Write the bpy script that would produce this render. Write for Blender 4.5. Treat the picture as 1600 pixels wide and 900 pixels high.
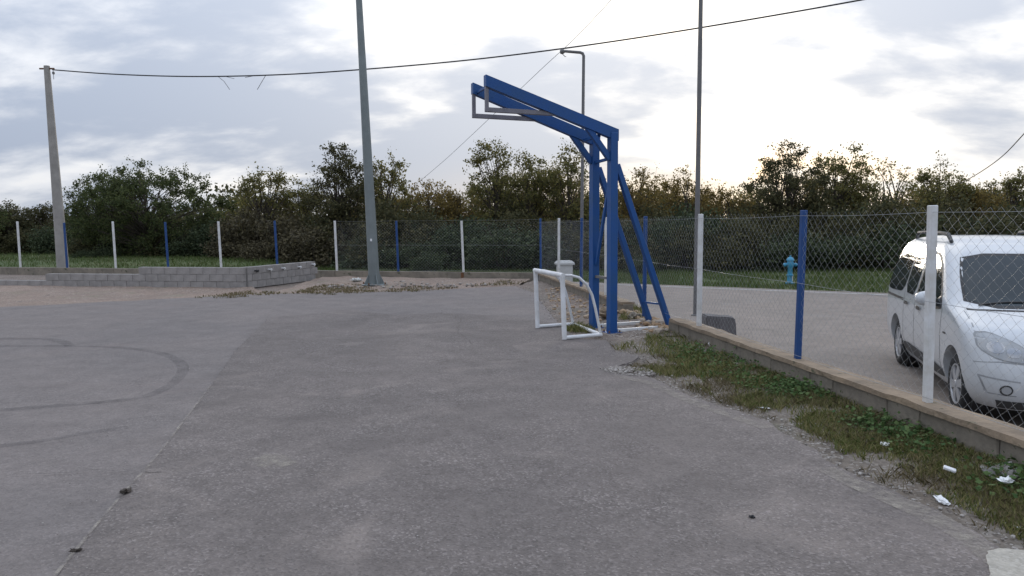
import bpy, bmesh, math, random
import numpy as np
from mathutils import Vector, Matrix, noise as mnoise
from mathutils.bvhtree import BVHTree

S = bpy.context.scene
for o in list(bpy.data.objects): bpy.data.objects.remove(o)
R = math.radians
random.seed(7); rng = np.random.default_rng(7)

# ------------------------------------------------------------------ camera
F = 1150.0                                   # focal length in pixels of the 1600 px wide photograph
EYE = 1.70
PITCH = math.atan(98/F); ROLL = R(-0.4)
cam = bpy.data.cameras.new('camera'); cam.sensor_width = 36; cam.lens = 36*F/1600
cam.clip_start = 0.05; cam.clip_end = 5000
camo = bpy.data.objects.new('camera', cam); S.collection.objects.link(camo)
CM = Matrix.Rotation(math.pi/2-PITCH, 3, 'X') @ Matrix.Rotation(ROLL, 3, 'Z')
camo.matrix_world = Matrix.Translation((0, 0, EYE)) @ CM.to_4x4()
S.camera = camo
S.render.resolution_x = 1024; S.render.resolution_y = 576

def ray(u, v): return CM @ Vector(((u-800)/F, -(v-450)/F, -1))
CO = Vector((0, 0, EYE))
def G(u, v, z=0.0):
    d = ray(u, v); return CO + d*((z-EYE)/d.z)
def At(u, v, Y):
    d = ray(u, v); return CO + d*(Y/d.y)

# ------------------------------------------------------------------ sky, sun, exposure
sd = ray(1030, 262).normalized()
SUN_EL = math.asin(sd.z); SUN_AZ = math.atan2(sd.x, sd.y)
W = bpy.data.worlds.new('World'); S.world = W; W.use_nodes = True
wt = W.node_tree; wt.nodes.clear()
def wn(t, **k):
    n = wt.nodes.new(t)
    for a, b in k.items(): setattr(n, a, b)
    return n
def wl(a, b): wt.links.new(a, b)
def wmath(op, a, b=None, clamp=False):
    n = wn('ShaderNodeMath', operation=op); n.use_clamp = clamp
    for i, x in enumerate((a, b)):
        if x is None: continue
        if isinstance(x, (int, float)): n.inputs[i].default_value = x
        else: wl(x, n.inputs[i])
    return n.outputs[0]
def wmix(f, a, b):
    n = wn('ShaderNodeMix', data_type='RGBA')
    for s, x in ((n.inputs[0], f), (n.inputs[6], a), (n.inputs[7], b)):
        if isinstance(x, (int, float)): s.default_value = x
        elif isinstance(x, tuple): s.default_value = (*x, 1)
        else: wl(x, s)
    return n.outputs[2]
def wramp(x, lo, hi):
    n = wn('ShaderNodeMapRange', interpolation_type='SMOOTHSTEP'); wl(x, n.inputs[0])
    n.inputs[1].default_value = lo; n.inputs[2].default_value = hi; return n.outputs[0]
tc = wn('ShaderNodeTexCoord'); sep = wn('ShaderNodeSeparateXYZ'); wl(tc.outputs['Generated'], sep.inputs[0])
dz = wmath('ADD', wmath('ABSOLUTE', sep.outputs[2]), 0.30)
cx = wmath('DIVIDE', sep.outputs[0], dz); cy = wmath('DIVIDE', sep.outputs[1], dz)
cmb = wn('ShaderNodeCombineXYZ'); wl(cx, cmb.inputs[0]); wl(cy, cmb.inputs[1])
def cloud(scale, loc, rot, sx, sy, detail, rough, dist):
    m = wn('ShaderNodeMapping'); wl(cmb.outputs[0], m.inputs[0])
    m.inputs[1].default_value = loc; m.inputs[2].default_value = (0, 0, R(rot)); m.inputs[3].default_value = (sx, sy, 1)
    n = wn('ShaderNodeTexNoise'); wl(m.outputs[0], n.inputs['Vector'])
    n.inputs['Scale'].default_value = scale; n.inputs['Detail'].default_value = detail
    n.inputs['Roughness'].default_value = rough; n.inputs['Distortion'].default_value = dist
    return n.outputs[0]
big = cloud(1.0, (3.1, 0.7, 0), 30, 0.85, 1.15, 4, 0.52, 0.15)
fine = cloud(4.2, (1.3, 4.0, 0), 35, 0.8, 1.2, 7, 0.58, 0.15)
dens = wmath('ADD', wmath('MULTIPLY', big, 0.70), wmath('MULTIPLY', fine, 0.30))
vd = wn('ShaderNodeVectorMath', operation='DOT_PRODUCT'); wl(tc.outputs['Generated'], vd.inputs[0])
vd.inputs[1].default_value = sd
ang = wmath('MAXIMUM', vd.outputs['Value'], 0.0)
halo = wmath('POWER', ang, 7.0)              # forward scattering of the veiled sun through thin cloud
core = wmath('POWER', ang, 40.0)
thick = wramp(wmath('SUBTRACT', dens, wmath('MULTIPLY', halo, 0.0)), 0.385, 0.545)
thin_col = wmix(halo, (0.60, 0.615, 0.645), (0.93, 0.88, 0.80))
dark_col = wmix(halo, (0.27, 0.315, 0.40), (0.47, 0.485, 0.52))
ccol = wmix(thick, thin_col, dark_col)
# low band near the horizon takes on warmth near the sun
lowb = wramp(sep.outputs[2], 0.10, 0.0)
ccol = wmix(wmath('MULTIPLY', wmath('MULTIPLY', lowb, core), 0.95), ccol, (1.05, 0.82, 0.54))
sky = wn('ShaderNodeTexSky'); sky.sky_type = 'NISHITA'; sky.sun_disc = False
sky.sun_elevation = SUN_EL; sky.sun_rotation = SUN_AZ; sky.air_density = 1.0; sky.dust_density = 1.5
cover = wramp(dens, 0.30, 0.44)
skys = wn('ShaderNodeVectorMath', operation='SCALE'); wl(sky.outputs[0], skys.inputs[0]); skys.inputs['Scale'].default_value = 0.12
blend = wmix(wmath('ADD', wmath('MULTIPLY', cover, 0.15), 0.85), skys.outputs[0], ccol)
# an overcast dome is brighter overhead than at the horizon (the CIE overcast sky, softened)
zen = wmath('ADD', wmath('MULTIPLY', wmath('MAXIMUM', sep.outputs[2], 0.0), 1.5), 0.95)
zs = wn('ShaderNodeVectorMath', operation='SCALE'); wl(blend, zs.inputs[0]); wl(zen, zs.inputs['Scale'])
bg = wn('ShaderNodeBackground'); wl(zs.outputs[0], bg.inputs[0]); bg.inputs[1].default_value = 1.0
wo = wn('ShaderNodeOutputWorld'); wl(bg.outputs[0], wo.inputs[0])
sl = bpy.data.lights.new('sun', 'SUN'); sl.energy = 1.5; sl.angle = R(14); sl.color = (1.0, 0.90, 0.76)
so = bpy.data.objects.new('sun', sl); S.collection.objects.link(so)
so.rotation_euler = (-Vector(sd)).to_track_quat('-Z', 'Y').to_euler(); so.location = (10, 60, 30)
vs = S.view_settings; vs.view_transform = 'Standard'; vs.look = 'None'; vs.exposure = 0.47; vs.gamma = 1.0
vs.use_curve_mapping = False

# ------------------------------------------------------------------ materials
MATS = {}
def nodes_of(name):
    m = bpy.data.materials.new(name); m.use_nodes = True; t = m.node_tree
    return m, t, t.nodes['Principled BSDF']
def plain(name, col, rough=0.6, metal=0.0, spec=0.5, var=0.15, scale=6.0, bump=0.0, bscale=60.0, dirt=None, coat=0, spots=None):
    """paint / concrete / steel: base colour with grime variation and optional relief"""
    m, t, b = nodes_of(name); N = t.nodes; L = t.links.new
    co = N.new('ShaderNodeTexCoord')
    n = N.new('ShaderNodeTexNoise'); n.inputs['Scale'].default_value = scale; n.inputs['Detail'].default_value = 8
    n.inputs['Roughness'].default_value = 0.65; L(co.outputs['Object'], n.inputs['Vector'])
    r = N.new('ShaderNodeValToRGB'); L(n.outputs[0], r.inputs[0])
    r.color_ramp.elements[0].position = 0.30; r.color_ramp.elements[1].position = 0.70
    dk = dirt if dirt else tuple(c*(1-var*1.6) for c in col)
    r.color_ramp.elements[0].color = (*dk, 1); r.color_ramp.elements[1].color = (*[min(1, c*(1+var*.5)) for c in col], 1)
    out_ = r.outputs[0]
    if spots:                                  # chipped paint, rust or moss spots
        ns = N.new('ShaderNodeTexNoise'); ns.inputs['Scale'].default_value = spots[1]; ns.inputs['Detail'].default_value = 6; ns.inputs['Roughness'].default_value = .7
        L(co.outputs['Object'], ns.inputs['Vector']); ms = N.new('ShaderNodeMapRange'); L(ns.outputs[0], ms.inputs[0]); ms.inputs[1].default_value = spots[2]; ms.inputs[2].default_value = spots[2]+.06
        mx = N.new('ShaderNodeMix'); mx.data_type = 'RGBA'; L(ms.outputs[0], mx.inputs[0]); L(out_, mx.inputs[6]); mx.inputs[7].default_value = (*spots[0], 1); out_ = mx.outputs[2]
    L(out_, b.inputs['Base Color'])
    b.inputs['Roughness'].default_value = rough; b.inputs['Metallic'].default_value = metal
    b.inputs['Specular IOR Level'].default_value = spec
    if coat: b.inputs['Coat Weight'].default_value = coat; b.inputs['Coat Roughness'].default_value = 0.05
    if bump:
        n2 = N.new('ShaderNodeTexNoise'); n2.inputs['Scale'].default_value = bscale; n2.inputs['Detail'].default_value = 6
        L(co.outputs['Object'], n2.inputs['Vector'])
        bp = N.new('ShaderNodeBump'); bp.inputs['Strength'].default_value = bump; bp.inputs['Distance'].default_value = 0.02
        L(n2.outputs[0], bp.inputs['Height']); L(bp.outputs[0], b.inputs['Normal'])
    MATS[name] = m; return m
def island(name, cols, rough=0.8, trans=0.0, spec=0.2):
    """leaves, blades, stones: each loose piece picks its own colour"""
    m, t, b = nodes_of(name); N = t.nodes; L = t.links.new
    g = N.new('ShaderNodeNewGeometry'); r = N.new('ShaderNodeValToRGB'); L(g.outputs['Random Per Island'], r.inputs[0])
    e = r.color_ramp.elements
    while len(e) < len(cols): e.new(0.5)
    for i, c in enumerate(cols): e[i].position = i/(len(cols)-1); e[i].color = (*c, 1)
    L(r.outputs[0], b.inputs['Base Color']); b.inputs['Roughness'].default_value = rough
    b.inputs['Specular IOR Level'].default_value = spec
    if trans:
        tr = N.new('ShaderNodeBsdfTranslucent'); L(r.outputs[0], tr.inputs[0])
        mx = N.new('ShaderNodeMixShader'); mx.inputs[0].default_value = trans
        L(b.outputs[0], mx.inputs[1]); L(tr.outputs[0], mx.inputs[2]); L(mx.outputs[0], N['Material Output'].inputs[0])
    MATS[name] = m; return m
def ground_mat(name, base, patch, chip, chip_scale, chip_amt, patch_scale=0.5, bump=0.6, rough=0.9, stain=None, spec=0.3):
    """asphalt, dirt, turf soil: large patches, mid mottling, aggregate chips with relief"""
    m, t, b = nodes_of(name); N = t.nodes; L = t.links.new
    co = N.new('ShaderNodeTexCoord')
    def noi(sc, de=6, ro=0.6, di=0.0):
        n = N.new('ShaderNodeTexNoise'); n.inputs['Scale'].default_value = sc; n.inputs['Detail'].default_value = de
        n.inputs['Roughness'].default_value = ro; n.inputs['Distortion'].default_value = di
        L(co.outputs['Object'], n.inputs['Vector']); return n.outputs[0]
    def rmp(x, lo, hi):
        n = N.new('ShaderNodeMapRange'); L(x, n.inputs[0]); n.inputs[1].default_value = lo; n.inputs[2].default_value = hi; return n.outputs[0]
    def mix(f, a, c, mode='MIX'):
        n = N.new('ShaderNodeMix'); n.data_type = 'RGBA'; n.blend_type = mode
        for s, x in ((n.inputs[0], f), (n.inputs[6], a), (n.inputs[7], c)):
            if isinstance(x, (int, float)): s.default_value = x
            elif isinstance(x, tuple): s.default_value = (*x, 1)
            else: L(x, s)
        return n.outputs[2]
    c = mix(rmp(noi(patch_scale, 6, .6, .6), .36, .64), base, patch)
    c = mix(rmp(noi(16, 6, .8), .35, .68), c, mix(1.0, c, (.76, .76, .76), 'MULTIPLY'))
    c = mix(rmp(noi(patch_scale*9, 5, .7), .3, .72), c, mix(1.0, c, (.72, .72, .72), 'MULTIPLY'))
    if stain: c = mix(rmp(noi(.8, 5, .6, 1.0), .56, .74), c, stain)
    v = N.new('ShaderNodeTexVoronoi'); v.inputs['Scale'].default_value = chip_scale; L(co.outputs['Object'], v.inputs['Vector'])
    sp = N.new('ShaderNodeSeparateColor'); L(v.outputs['Color'], sp.inputs[0])
    pit = rmp(sp.outputs[1], .62, 1.0); lit = rmp(sp.outputs[0], .70, .98)
    dens_ = rmp(noi(1.3, 3), .3, .65)
    def mul(a, k):
        n = N.new('ShaderNodeMath'); n.operation = 'MULTIPLY'; L(a, n.inputs[0])
        if isinstance(k, (int, float)): n.inputs[1].default_value = k
        else: L(k, n.inputs[1])
        return n.outputs[0]
    c = mix(mul(mul(lit, chip_amt), dens_), c, chip)
    c = mix(mul(pit, chip_amt*.7), c, mix(1.0, c, (.45, .45, .45), 'MULTIPLY'))
    L(c, b.inputs['Base Color']); b.inputs['Roughness'].default_value = rough; b.inputs['Specular IOR Level'].default_value = spec
    bp = N.new('ShaderNodeBump'); bp.inputs['Strength'].default_value = bump; bp.inputs['Distance'].default_value = 0.006
    ad = N.new('ShaderNodeMath'); ad.operation = 'ADD'; L(v.outputs['Distance'], ad.inputs[0]); L(noi(30, 5), ad.inputs[1])
    L(ad.outputs[0], bp.inputs['Height']); L(bp.outputs[0], b.inputs['Normal'])
    MATS[name] = m; return m
ground_mat('asphalt_coarse', (.240, .206, .188), (.184, .160, .148), (.37, .325, .305), 72, .62, .30, 1.0, stain=(.238, .203, .182))
ground_mat('asphalt_smooth', (.262, .226, .208), (.220, .195, .184), (.34, .30, .285), 80, .45, .28, .6, stain=(.196, .165, .153))
ground_mat('road_asphalt', (.340, .286, .246), (.292, .250, .218), (.38, .36, .34), 60, .3, .3, .3, stain=(.25, .225, .20))
ground_mat('dirt', (.26, .20, .165), (.20, .165, .135), (.48, .44, .40), 45, .8, .8, 1.0, stain=(.15, .13, .10))
ground_mat('sand', (.345, .255, .200), (.285, .215, .172), (.52, .47, .42), 40, .6, .6, .8, stain=(.20, .18, .12))
ground_mat('verge_soil', (.185, .150, .118), (.235, .198, .165), (.42, .39, .36), 40, .8, 1.2, 1.0, stain=(.09, .10, .055))
ground_mat('turf', (.085, .125, .04), (.12, .145, .055), (.18, .165, .09), 25, .5, .15, 1.0, stain=(.14, .125, .065))
ground_mat('patch_concrete', (.52, .48, .41), (.45, .41, .35), (.60, .56, .5), 70, .4, 1.0, .4)
plain('blue_paint', (.008, .064, .235), .5, spec=.35, var=.2, scale=3, bump=.12, bscale=40, dirt=(.02, .075, .20), spots=((.10, .06, .04), 11, .69))
plain('blue_post', (.008, .058, .21), .55, var=.2, scale=4, spots=((.12, .07, .04), 14, .68))
plain('white_paint', (.70, .71, .73), .5, var=.10, scale=5, dirt=(.50, .48, .44), spots=((.28, .20, .13), 13, .69))
plain('white_tube', (.74, .75, .77), .38, var=.08, scale=5, dirt=(.56, .55, .53), spots=((.36, .30, .24), 16, .69))
plain('pole_steel', (.20, .225, .225), .55, metal=.35, var=.12, scale=2.5)
plain('faded_steel', (.20, .19, .215), .6, var=.2, scale=5)
plain('lamp_steel', (.17, .165, .165), .6, metal=.2, var=.15, scale=3)
plain('pole_concrete', (.33, .31, .285), .9, var=.16, scale=3, bump=.25)
plain('block_concrete', (.31, .288, .272), .95, var=.18, scale=3.2, bump=.5, bscale=45)
plain('mortar', (.27, .255, .24), .95, var=.2, scale=8, bump=.5)
plain('wall_concrete', (.26, .222, .175), .95, var=.22, scale=2.2, bump=.5, bscale=20, dirt=(.13, .115, .095), spots=((.07, .075, .045), 5, .60))
plain('cap_concrete', (.30, .225, .155), .95, var=.2, scale=3.5, bump=.7, bscale=25, dirt=(.16, .125, .09), spots=((.10, .095, .06), 6, .61))
plain('dark_concrete', (.15, .14, .14), .95, var=.2, scale=4, bump=.4)
plain('galvanised', (.40, .41, .42), .5, metal=.4, var=.15, scale=9)
plain('rust', (.16, .075, .035), .9, var=.3, scale=14)
plain('cable', (.025, .025, .028), .7, var=.1)
plain('cable_grey', (.20, .20, .21), .7, var=.1)
plain('hydrant_blue', (.045, .27, .44), .45, var=.12, scale=6)
plain('box_white', (.55, .55, .53), .6, var=.1, scale=5)
plain('bark', (.075, .06, .048), .95, var=.3, scale=9, bump=.5)
plain('car_white', (.56, .58, .60), .28, var=.03, scale=3, coat=.6)
plain('car_black', (.018, .018, .02), .55, var=.2, scale=8)
plain('car_trim', (.055, .056, .058), .7, var=.15, scale=8)
plain('car_seam', (.30, .31, .32), .6, var=.1)
plain('tyre', (.022, .022, .023), .85, var=.25, scale=20)
plain('hubcap', (.50, .51, .53), .35, metal=.5, var=.06, scale=8)
plain('paper', (.80, .80, .80), .7, var=.06, scale=20)
plain('crack_dirt', (.085, .075, .066), .95, var=.3, scale=20)
plain('paint_line', (.55, .54, .52), .85, var=.3, scale=7)
def glass_mat(name, col, rough, spec):
    m, t, b = nodes_of(name); b.inputs['Base Color'].default_value = (*col, 1); b.inputs['Roughness'].default_value = rough
    b.inputs['Specular IOR Level'].default_value = spec; b.inputs['IOR'].default_value = 1.5; MATS[name] = m
glass_mat('car_glass', (.030, .037, .042), .03, 1.0)
MATS['car_glass'].node_tree.nodes['Principled BSDF'].inputs['IOR'].default_value = 2.0
glass_mat('windshield_glass', (.022, .030, .034), .04, .35)
glass_mat('lamp_lens', (.36, .375, .39), .06, .8)
glass_mat('lamp_chrome', (.34, .35, .37), .2, .8)
MATS['lamp_chrome'].node_tree.nodes['Principled BSDF'].inputs['Metallic'].default_value = .8
island('leaf_green', [(.045, .062, .026), (.078, .098, .038), (.12, .132, .05)], trans=.38)
island('leaf_olive', [(.090, .096, .038), (.15, .145, .052), (.24, .20, .068)], trans=.45)
island('leaf_autumn', [(.12, .092, .035), (.19, .145, .05), (.29, .21, .065)], trans=.48)
island('leaf_dark', [(.050, .054, .028), (.082, .080, .038), (.13, .115, .052)], trans=.30)
island('leaf_bush', [(.036, .052, .030), (.060, .078, .040), (.095, .112, .055)], trans=.2)
island('leaf_brown', [(.062, .056, .036), (.090, .076, .045), (.13, .11, .06)], trans=.2)
island('grass_green', [(.085, .115, .034), (.145, .165, .05), (.23, .215, .085), (.34, .28, .15)], trans=.25)
island('grass_dry', [(.16, .13, .075), (.22, .175, .10), (.10, .10, .045)], trans=.2)
island('weed_leaf', [(.045, .090, .03), (.075, .125, .04), (.11, .155, .055)], trans=.2)
island('far_grass', [(.075, .115, .035), (.105, .145, .045), (.15, .155, .07)], trans=.25)
island('gravel', [(.16, .14, .125), (.27, .24, .215), (.40, .37, .34)], rough=.95)
island('rubble', [(.30, .20, .12), (.40, .29, .19), (.33, .30, .27)], rough=.95)
def skid():
    m, t, b = nodes_of('skid'); N = t.nodes; L = t.links.new
    b.inputs['Base Color'].default_value = (.075, .072, .075, 1); b.inputs['Roughness'].default_value = .9
    co = N.new('ShaderNodeTexCoord'); n = N.new('ShaderNodeTexNoise'); n.inputs['Scale'].default_value = 5; n.inputs['Detail'].default_value = 8
    n.inputs['Roughness'].default_value = .75; L(co.outputs['Object'], n.inputs['Vector'])
    r = N.new('ShaderNodeMapRange'); L(n.outputs[0], r.inputs[0]); r.inputs[1].default_value = .30; r.inputs[2].default_value = .75
    r.inputs[4].default_value = .34; L(r.outputs[0], b.inputs['Alpha']); MATS['skid'] = m
skid()
def wear():
    m, t, b = nodes_of('sandy_wear'); N = t.nodes; L = t.links.new
    b.inputs['Base Color'].default_value = (.36, .32, .27, 1); b.inputs['Roughness'].default_value = .95
    co = N.new('ShaderNodeTexCoord'); n = N.new('ShaderNodeTexNoise'); n.inputs['Scale'].default_value = 9; n.inputs['Detail'].default_value = 9
    n.inputs['Roughness'].default_value = .8; L(co.outputs['Object'], n.inputs['Vector'])
    r = N.new('ShaderNodeMapRange'); L(n.outputs[0], r.inputs[0]); r.inputs[1].default_value = .42; r.inputs[2].default_value = .66
    r.inputs[4].default_value = .75; L(r.outputs[0], b.inputs['Alpha']); MATS['sandy_wear'] = m
wear()

# ------------------------------------------------------------------ mesh helpers
COL = S.collection
def link(name, me, mat, parent=None, loc=None):
    o = bpy.data.objects.new(name, me); COL.objects.link(o)
    if mat and not me.materials: me.materials.append(MATS[mat])
    if parent: o.parent = parent
    if loc is not None: o.location = loc
    return o
def tag(o, label=None, cat=None, group=None, kind=None):
    if label: o['label'] = label
    if cat: o['category'] = cat
    if group: o['group'] = group
    if kind: o['kind'] = kind
    return o
def thing(name, label, cat, loc=(0, 0, 0), rz=0, group=None):
    o = bpy.data.objects.new(name, None); COL.objects.link(o); o.location = loc; o.rotation_euler = (0, 0, rz)
    o.empty_display_size = .2
    return tag(o, label, cat, group)
def raw(name, V, Fc, smooth=False):
    me = bpy.data.meshes.new(name); me.from_pydata([tuple(v) for v in V], [], Fc); me.update()
    if smooth:
        me.polygons.foreach_set('use_smooth', [True]*len(me.polygons))
    return me
def quads(name, V4):
    """V4: (n,4,3) array of loose quads -> fast mesh"""
    V4 = np.asarray(V4, dtype=np.float32); n, k = V4.shape[0], V4.shape[1]
    me = bpy.data.meshes.new(name); me.vertices.add(n*k); me.vertices.foreach_set('co', V4.reshape(-1))
    me.loops.add(n*k); me.loops.foreach_set('vertex_index', np.arange(n*k, dtype=np.int32))
    me.polygons.add(n); me.polygons.foreach_set('loop_start', np.arange(0, n*k, k, dtype=np.int32))
    me.polygons.foreach_set('loop_total', np.full(n, k, dtype=np.int32)); me.update(calc_edges=True); return me
class MB:
    def __init__(s): s.V = []; s.F = []
    def add(s, V, Fc):
        b = len(s.V); s.V += [Vector(v) for v in V]; s.F += [[b+i for i in f] for f in Fc]; return s
    def box(s, c, d, M=None, bev=0.0):
        bm = bmesh.new(); bmesh.ops.create_cube(bm, size=1)
        for v in bm.verts: v.co = Vector((v.co.x*d[0], v.co.y*d[1], v.co.z*d[2]))
        if bev: bmesh.ops.bevel(bm, geom=bm.edges[:], offset=bev, segments=1, affect='EDGES')
        bm.verts.index_update()
        V = [(M @ v.co if M else v.co) + Vector(c) for v in bm.verts]; Fc = [[v.index for v in f.verts] for f in bm.faces]
        bm.free(); return s.add(V, Fc)
    def bar(s, a, b, w, h=None, up=(0, 0, 1), bev=0.0):
        """rectangular section bar from a to b, w across, h along up"""
        a, b = Vector(a), Vector(b); h = h or w; d = (b-a); L = d.length; d.normalize()
        x = d.cross(Vector(up))
        if x.length < 1e-4: x = d.cross(Vector((1, 0, 0)))
        x.normalize(); z = x.cross(d)
        M = Matrix((x, d, z)).transposed(); return s.box((a+b)/2, (w, L, h), M, bev)
    def tube(s, pts, rad, n=8, cap=True):
        pts = [Vector(p) for p in pts]; m = len(pts)
        rad = rad if isinstance(rad, (list, tuple)) else [rad]*m
        V = []; ref = None
        for i, p in enumerate(pts):
            t = (pts[min(i+1, m-1)]-pts[max(i-1, 0)]).normalized()
            if ref is None: ref = t.orthogonal()
            x = (ref - t*ref.dot(t)).normalized(); ref = x; y = t.cross(x)
            V += [p + (x*math.cos(2*math.pi*k/n)+y*math.sin(2*math.pi*k/n))*rad[i] for k in range(n)]
        Fc = [[i*n+k, i*n+(k+1) % n, (i+1)*n+(k+1) % n, (i+1)*n+k] for i in range(m-1) for k in range(n)]
        if cap: Fc += [list(range(n))[::-1], [(m-1)*n+k for k in range(n)]]
        return s.add(V, Fc)
    def lathe(s, prof, n=16, M=None, c=(0, 0, 0)):
        """prof: (r, z) pairs spun about z"""
        V = []; m = len(prof)
        for r, z in prof:
            for k in range(n):
                v = Vector((r*math.cos(2*math.pi*k/n), r*math.sin(2*math.pi*k/n), z)); V.append((M @ v if M else v)+Vector(c))
        Fc = [[i*n+k, i*n+(k+1) % n, (i+1)*n+(k+1) % n, (i+1)*n+k] for i in range(m-1) for k in range(n)]
        if prof[0][0] > 1e-5: Fc.append(list(range(n))[::-1])
        if prof[-1][0] > 1e-5: Fc.append([(m-1)*n+k for k in range(n)])
        return s.add(V, Fc)
    def build(s, name, mat, parent=None, smooth=False, sharp=40):
        me = raw(name, s.V, s.F)
        if smooth:
            me.shade_smooth(); me.set_sharp_from_angle(angle=R(sharp))
        return link(name, me, mat, parent)
def ragged(pts, step, amp, seed=0, freq=3.0):
    """subdivide a polyline and roughen it"""
    out = []
    for a, b in zip(pts[:-1], pts[1:]):
        a, b = Vector(a), Vector(b); n = max(1, int((b-a).length/step)); d = (b-a)
        nn = Vector((-d.y, d.x, 0)).normalized() if d.length > 0 else Vector()
        for i in range(n):
            p = a + d*(i/n)
            k = mnoise.noise(p*freq+Vector((seed, 0, 0)))+.5*mnoise.noise(p*freq*3+Vector((0, seed, 0)))
            out.append(p+nn*amp*k)
    out.append(Vector(pts[-1])); return out
def sheet(name, poly, z, mat, thick=0.0, kind='structure'):
    bm = bmesh.new(); vs_ = [bm.verts.new((p[0], p[1], z)) for p in poly]; f = bm.faces.new(vs_)
    if f.normal.z < 0 or True:
        bm.normal_update()
        if f.normal.z < 0: f.normal_flip()
    if thick:
        lo = [bm.verts.new((v.co.x, v.co.y, z-thick)) for v in vs_]; n = len(vs_)
        for i in range(n): bm.faces.new((vs_[i], vs_[(i+1) % n], lo[(i+1) % n], lo[i]))
    bmesh.ops.triangulate(bm, faces=[f]); 
    me = bpy.data.meshes.new(name); bm.to_mesh(me); bm.free()
    return tag(link(name, me, mat), kind=kind)

# ------------------------------------------------------------------ layout lines
ROAD = -0.26
P0 = Vector((3.367, 5.82, 0)); FD = Vector((-0.15, 1, 0)).normalized(); FN = Vector((FD.y, -FD.x, 0))   # right fence: origin, direction, outward normal
def onright(u):                                # point of the right fence line seen at photo column u
    d = ray(u, 420); p = d.x/d.y; Y = (P0.x+.15*P0.y)/(p+.15); return Vector((p*Y, Y, 0))
CORNER = onright(845)
BB = -0.275; AA = CORNER.y-BB*CORNER.x
def onfar(u):
    d = ray(u, 400); p = d.x/d.y; Y = AA/(1-BB*p); return Vector((p*Y, Y, 0))
LEFT = onfar(-260); LD = (LEFT-CORNER).normalized(); LN = Vector((LD.y, -LD.x, 0))    # LN points away from the court
if LN.y < 0: LN = -LN
WT = 0.25                                      # height of the wall tops over the court

# ------------------------------------------------------------------ ground, road, court
def terr(x, y):
    k = min(1, max(0, (-6-x)/6))*min(1, max(0, (y-29)/8)); return .42*k*k*(3-2*k)
def terrain():
    V = []; Fc = []; xs = [-1500, -600, -250]+[x*2.5 for x in range(-48, 49)]+[250, 600, 1500]
    ys = [-600, -200, -80]+[y*2.5 for y in range(-16, 49)]+[200, 400, 800, 2000]
    for y in ys:
        for x in xs:
            h = 0.0
            if y > 27 and y < 130: h = .06*mnoise.noise(Vector((x*.08, y*.08, 0)))+terr(x, y)
            V.append((x, y, ROAD-.06+h))
    n = len(xs)
    for j in range(len(ys)-1):
        for i in range(n-1): Fc.append([j*n+i, j*n+i+1, (j+1)*n+i+1, (j+1)*n+i])
    return tag(link('ground', raw('ground', V, Fc, True), 'turf'), kind='structure')
terrain()
ra, rb = G(900, 440, ROAD), G(1390, 458, ROAD); rd = (rb-ra).normalized()
road_far0 = ra-rd*30; road_far1 = ra+rd*40
endR = P0-FD*14
sheet('road', ragged([road_far1, road_far0], .6, .10, 3)+[Vector((road_far0.x-2, 25.5, 0)), CORNER+FN*.14-FD*-.3, endR+FN*.14, Vector((30, -12, 0))], ROAD, 'road_asphalt')
ln0, ln1 = ra-rd*6, ra+rd*30; ln = Vector((rd.y, -rd.x, 0)); 
sheet('road_edge_line', [ln0+ln*.55, ln1+ln*.55, ln1+ln*.68, ln0+ln*.68], ROAD+.004, 'paint_line')
inL = CORNER+LD*60
court_base = [P0-FD*14-FN*.05, CORNER-FN*.05-LN*.05, inL-LN*.05, Vector((inL.x, -12, 0))]
sheet('dirt_ground', court_base, -0.02, 'dirt', .5)

edge_px = [(1640, 925), (1585, 872), (1530, 838), (1450, 792), (1330, 742), (1262, 700), (1200, 660), (1080, 620), (1010, 588), (945, 582), (990, 566), (1000, 556), (960, 551), (948, 533),
           (905, 530), (886, 519), (868, 500), (850, 478), (836, 458), (805, 447)]
EDGE = [G(*q) for q in edge_px]
far_px = [(805, 447), (720, 451), (640, 454), (590, 456), (500, 458), (420, 459), (300, 465), (200, 470), (100, 475), (0, 480), (-200, 489), (-500, 500)]
FARE = [G(*q) for q in far_px]
joint_px = [(500, 459), (455, 473), (420, 497), (370, 547), (335, 597), (290, 657), (240, 722), (195, 772), (130, 850), (88, 902), (60, 940)]
JOINT = [G(*q) for q in joint_px]
jd = (JOINT[-1]-JOINT[-2]).normalized()
jend = JOINT[-1]+jd*6
rag_edge = ragged(EDGE, .035, .05, 1, 4); rag_far = ragged(FARE, .15, .12, 5, 1.5); rag_joint = ragged(JOINT, .03, .022, 9, 6)
court_out = rag_edge+rag_far[1:]+[Vector((-40, 24, 0)), Vector((-40, -10, 0)), Vector((EDGE[0].x+1, -10, 0)), EDGE[0]+Vector((.25, -1.4, 0))]
sheet('court_asphalt', court_out, 0.0, 'asphalt_smooth', .03)
i0 = min(range(len(rag_far)), key=lambda i: (rag_far[i]-JOINT[0]).length)
inset = [p+Vector((-.012, -.004, 0)) for p in rag_edge]
k0 = max(i for i, p in enumerate(inset) if p.y < 12.6)
ovf = ragged([inset[k0]]+[G(*q) for q in [(820, 497), (760, 494), (690, 489), (620, 493), (540, 486), (480, 492)]]+[JOINT[2]], .06, .22, 14, 1.6)
j0 = min(range(len(rag_joint)), key=lambda i: (rag_joint[i]-JOINT[2]).length)
ov = inset[:k0]+ovf+rag_joint[j0+1:]+[jend, Vector((jend.x, -9.8, 0)), Vector((EDGE[0].x+.9, -9.8, 0)), EDGE[0]+Vector((.22, -1.4, 0))]
sheet('court_overlay_asphalt', ov, 0.014, 'asphalt_coarse', .014)
pc = [G(*q) for q in [(1541, 866), (1560, 862), (1600, 866), (1680, 872), (1690, 960), (1560, 960), (1548, 915)]]
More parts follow.
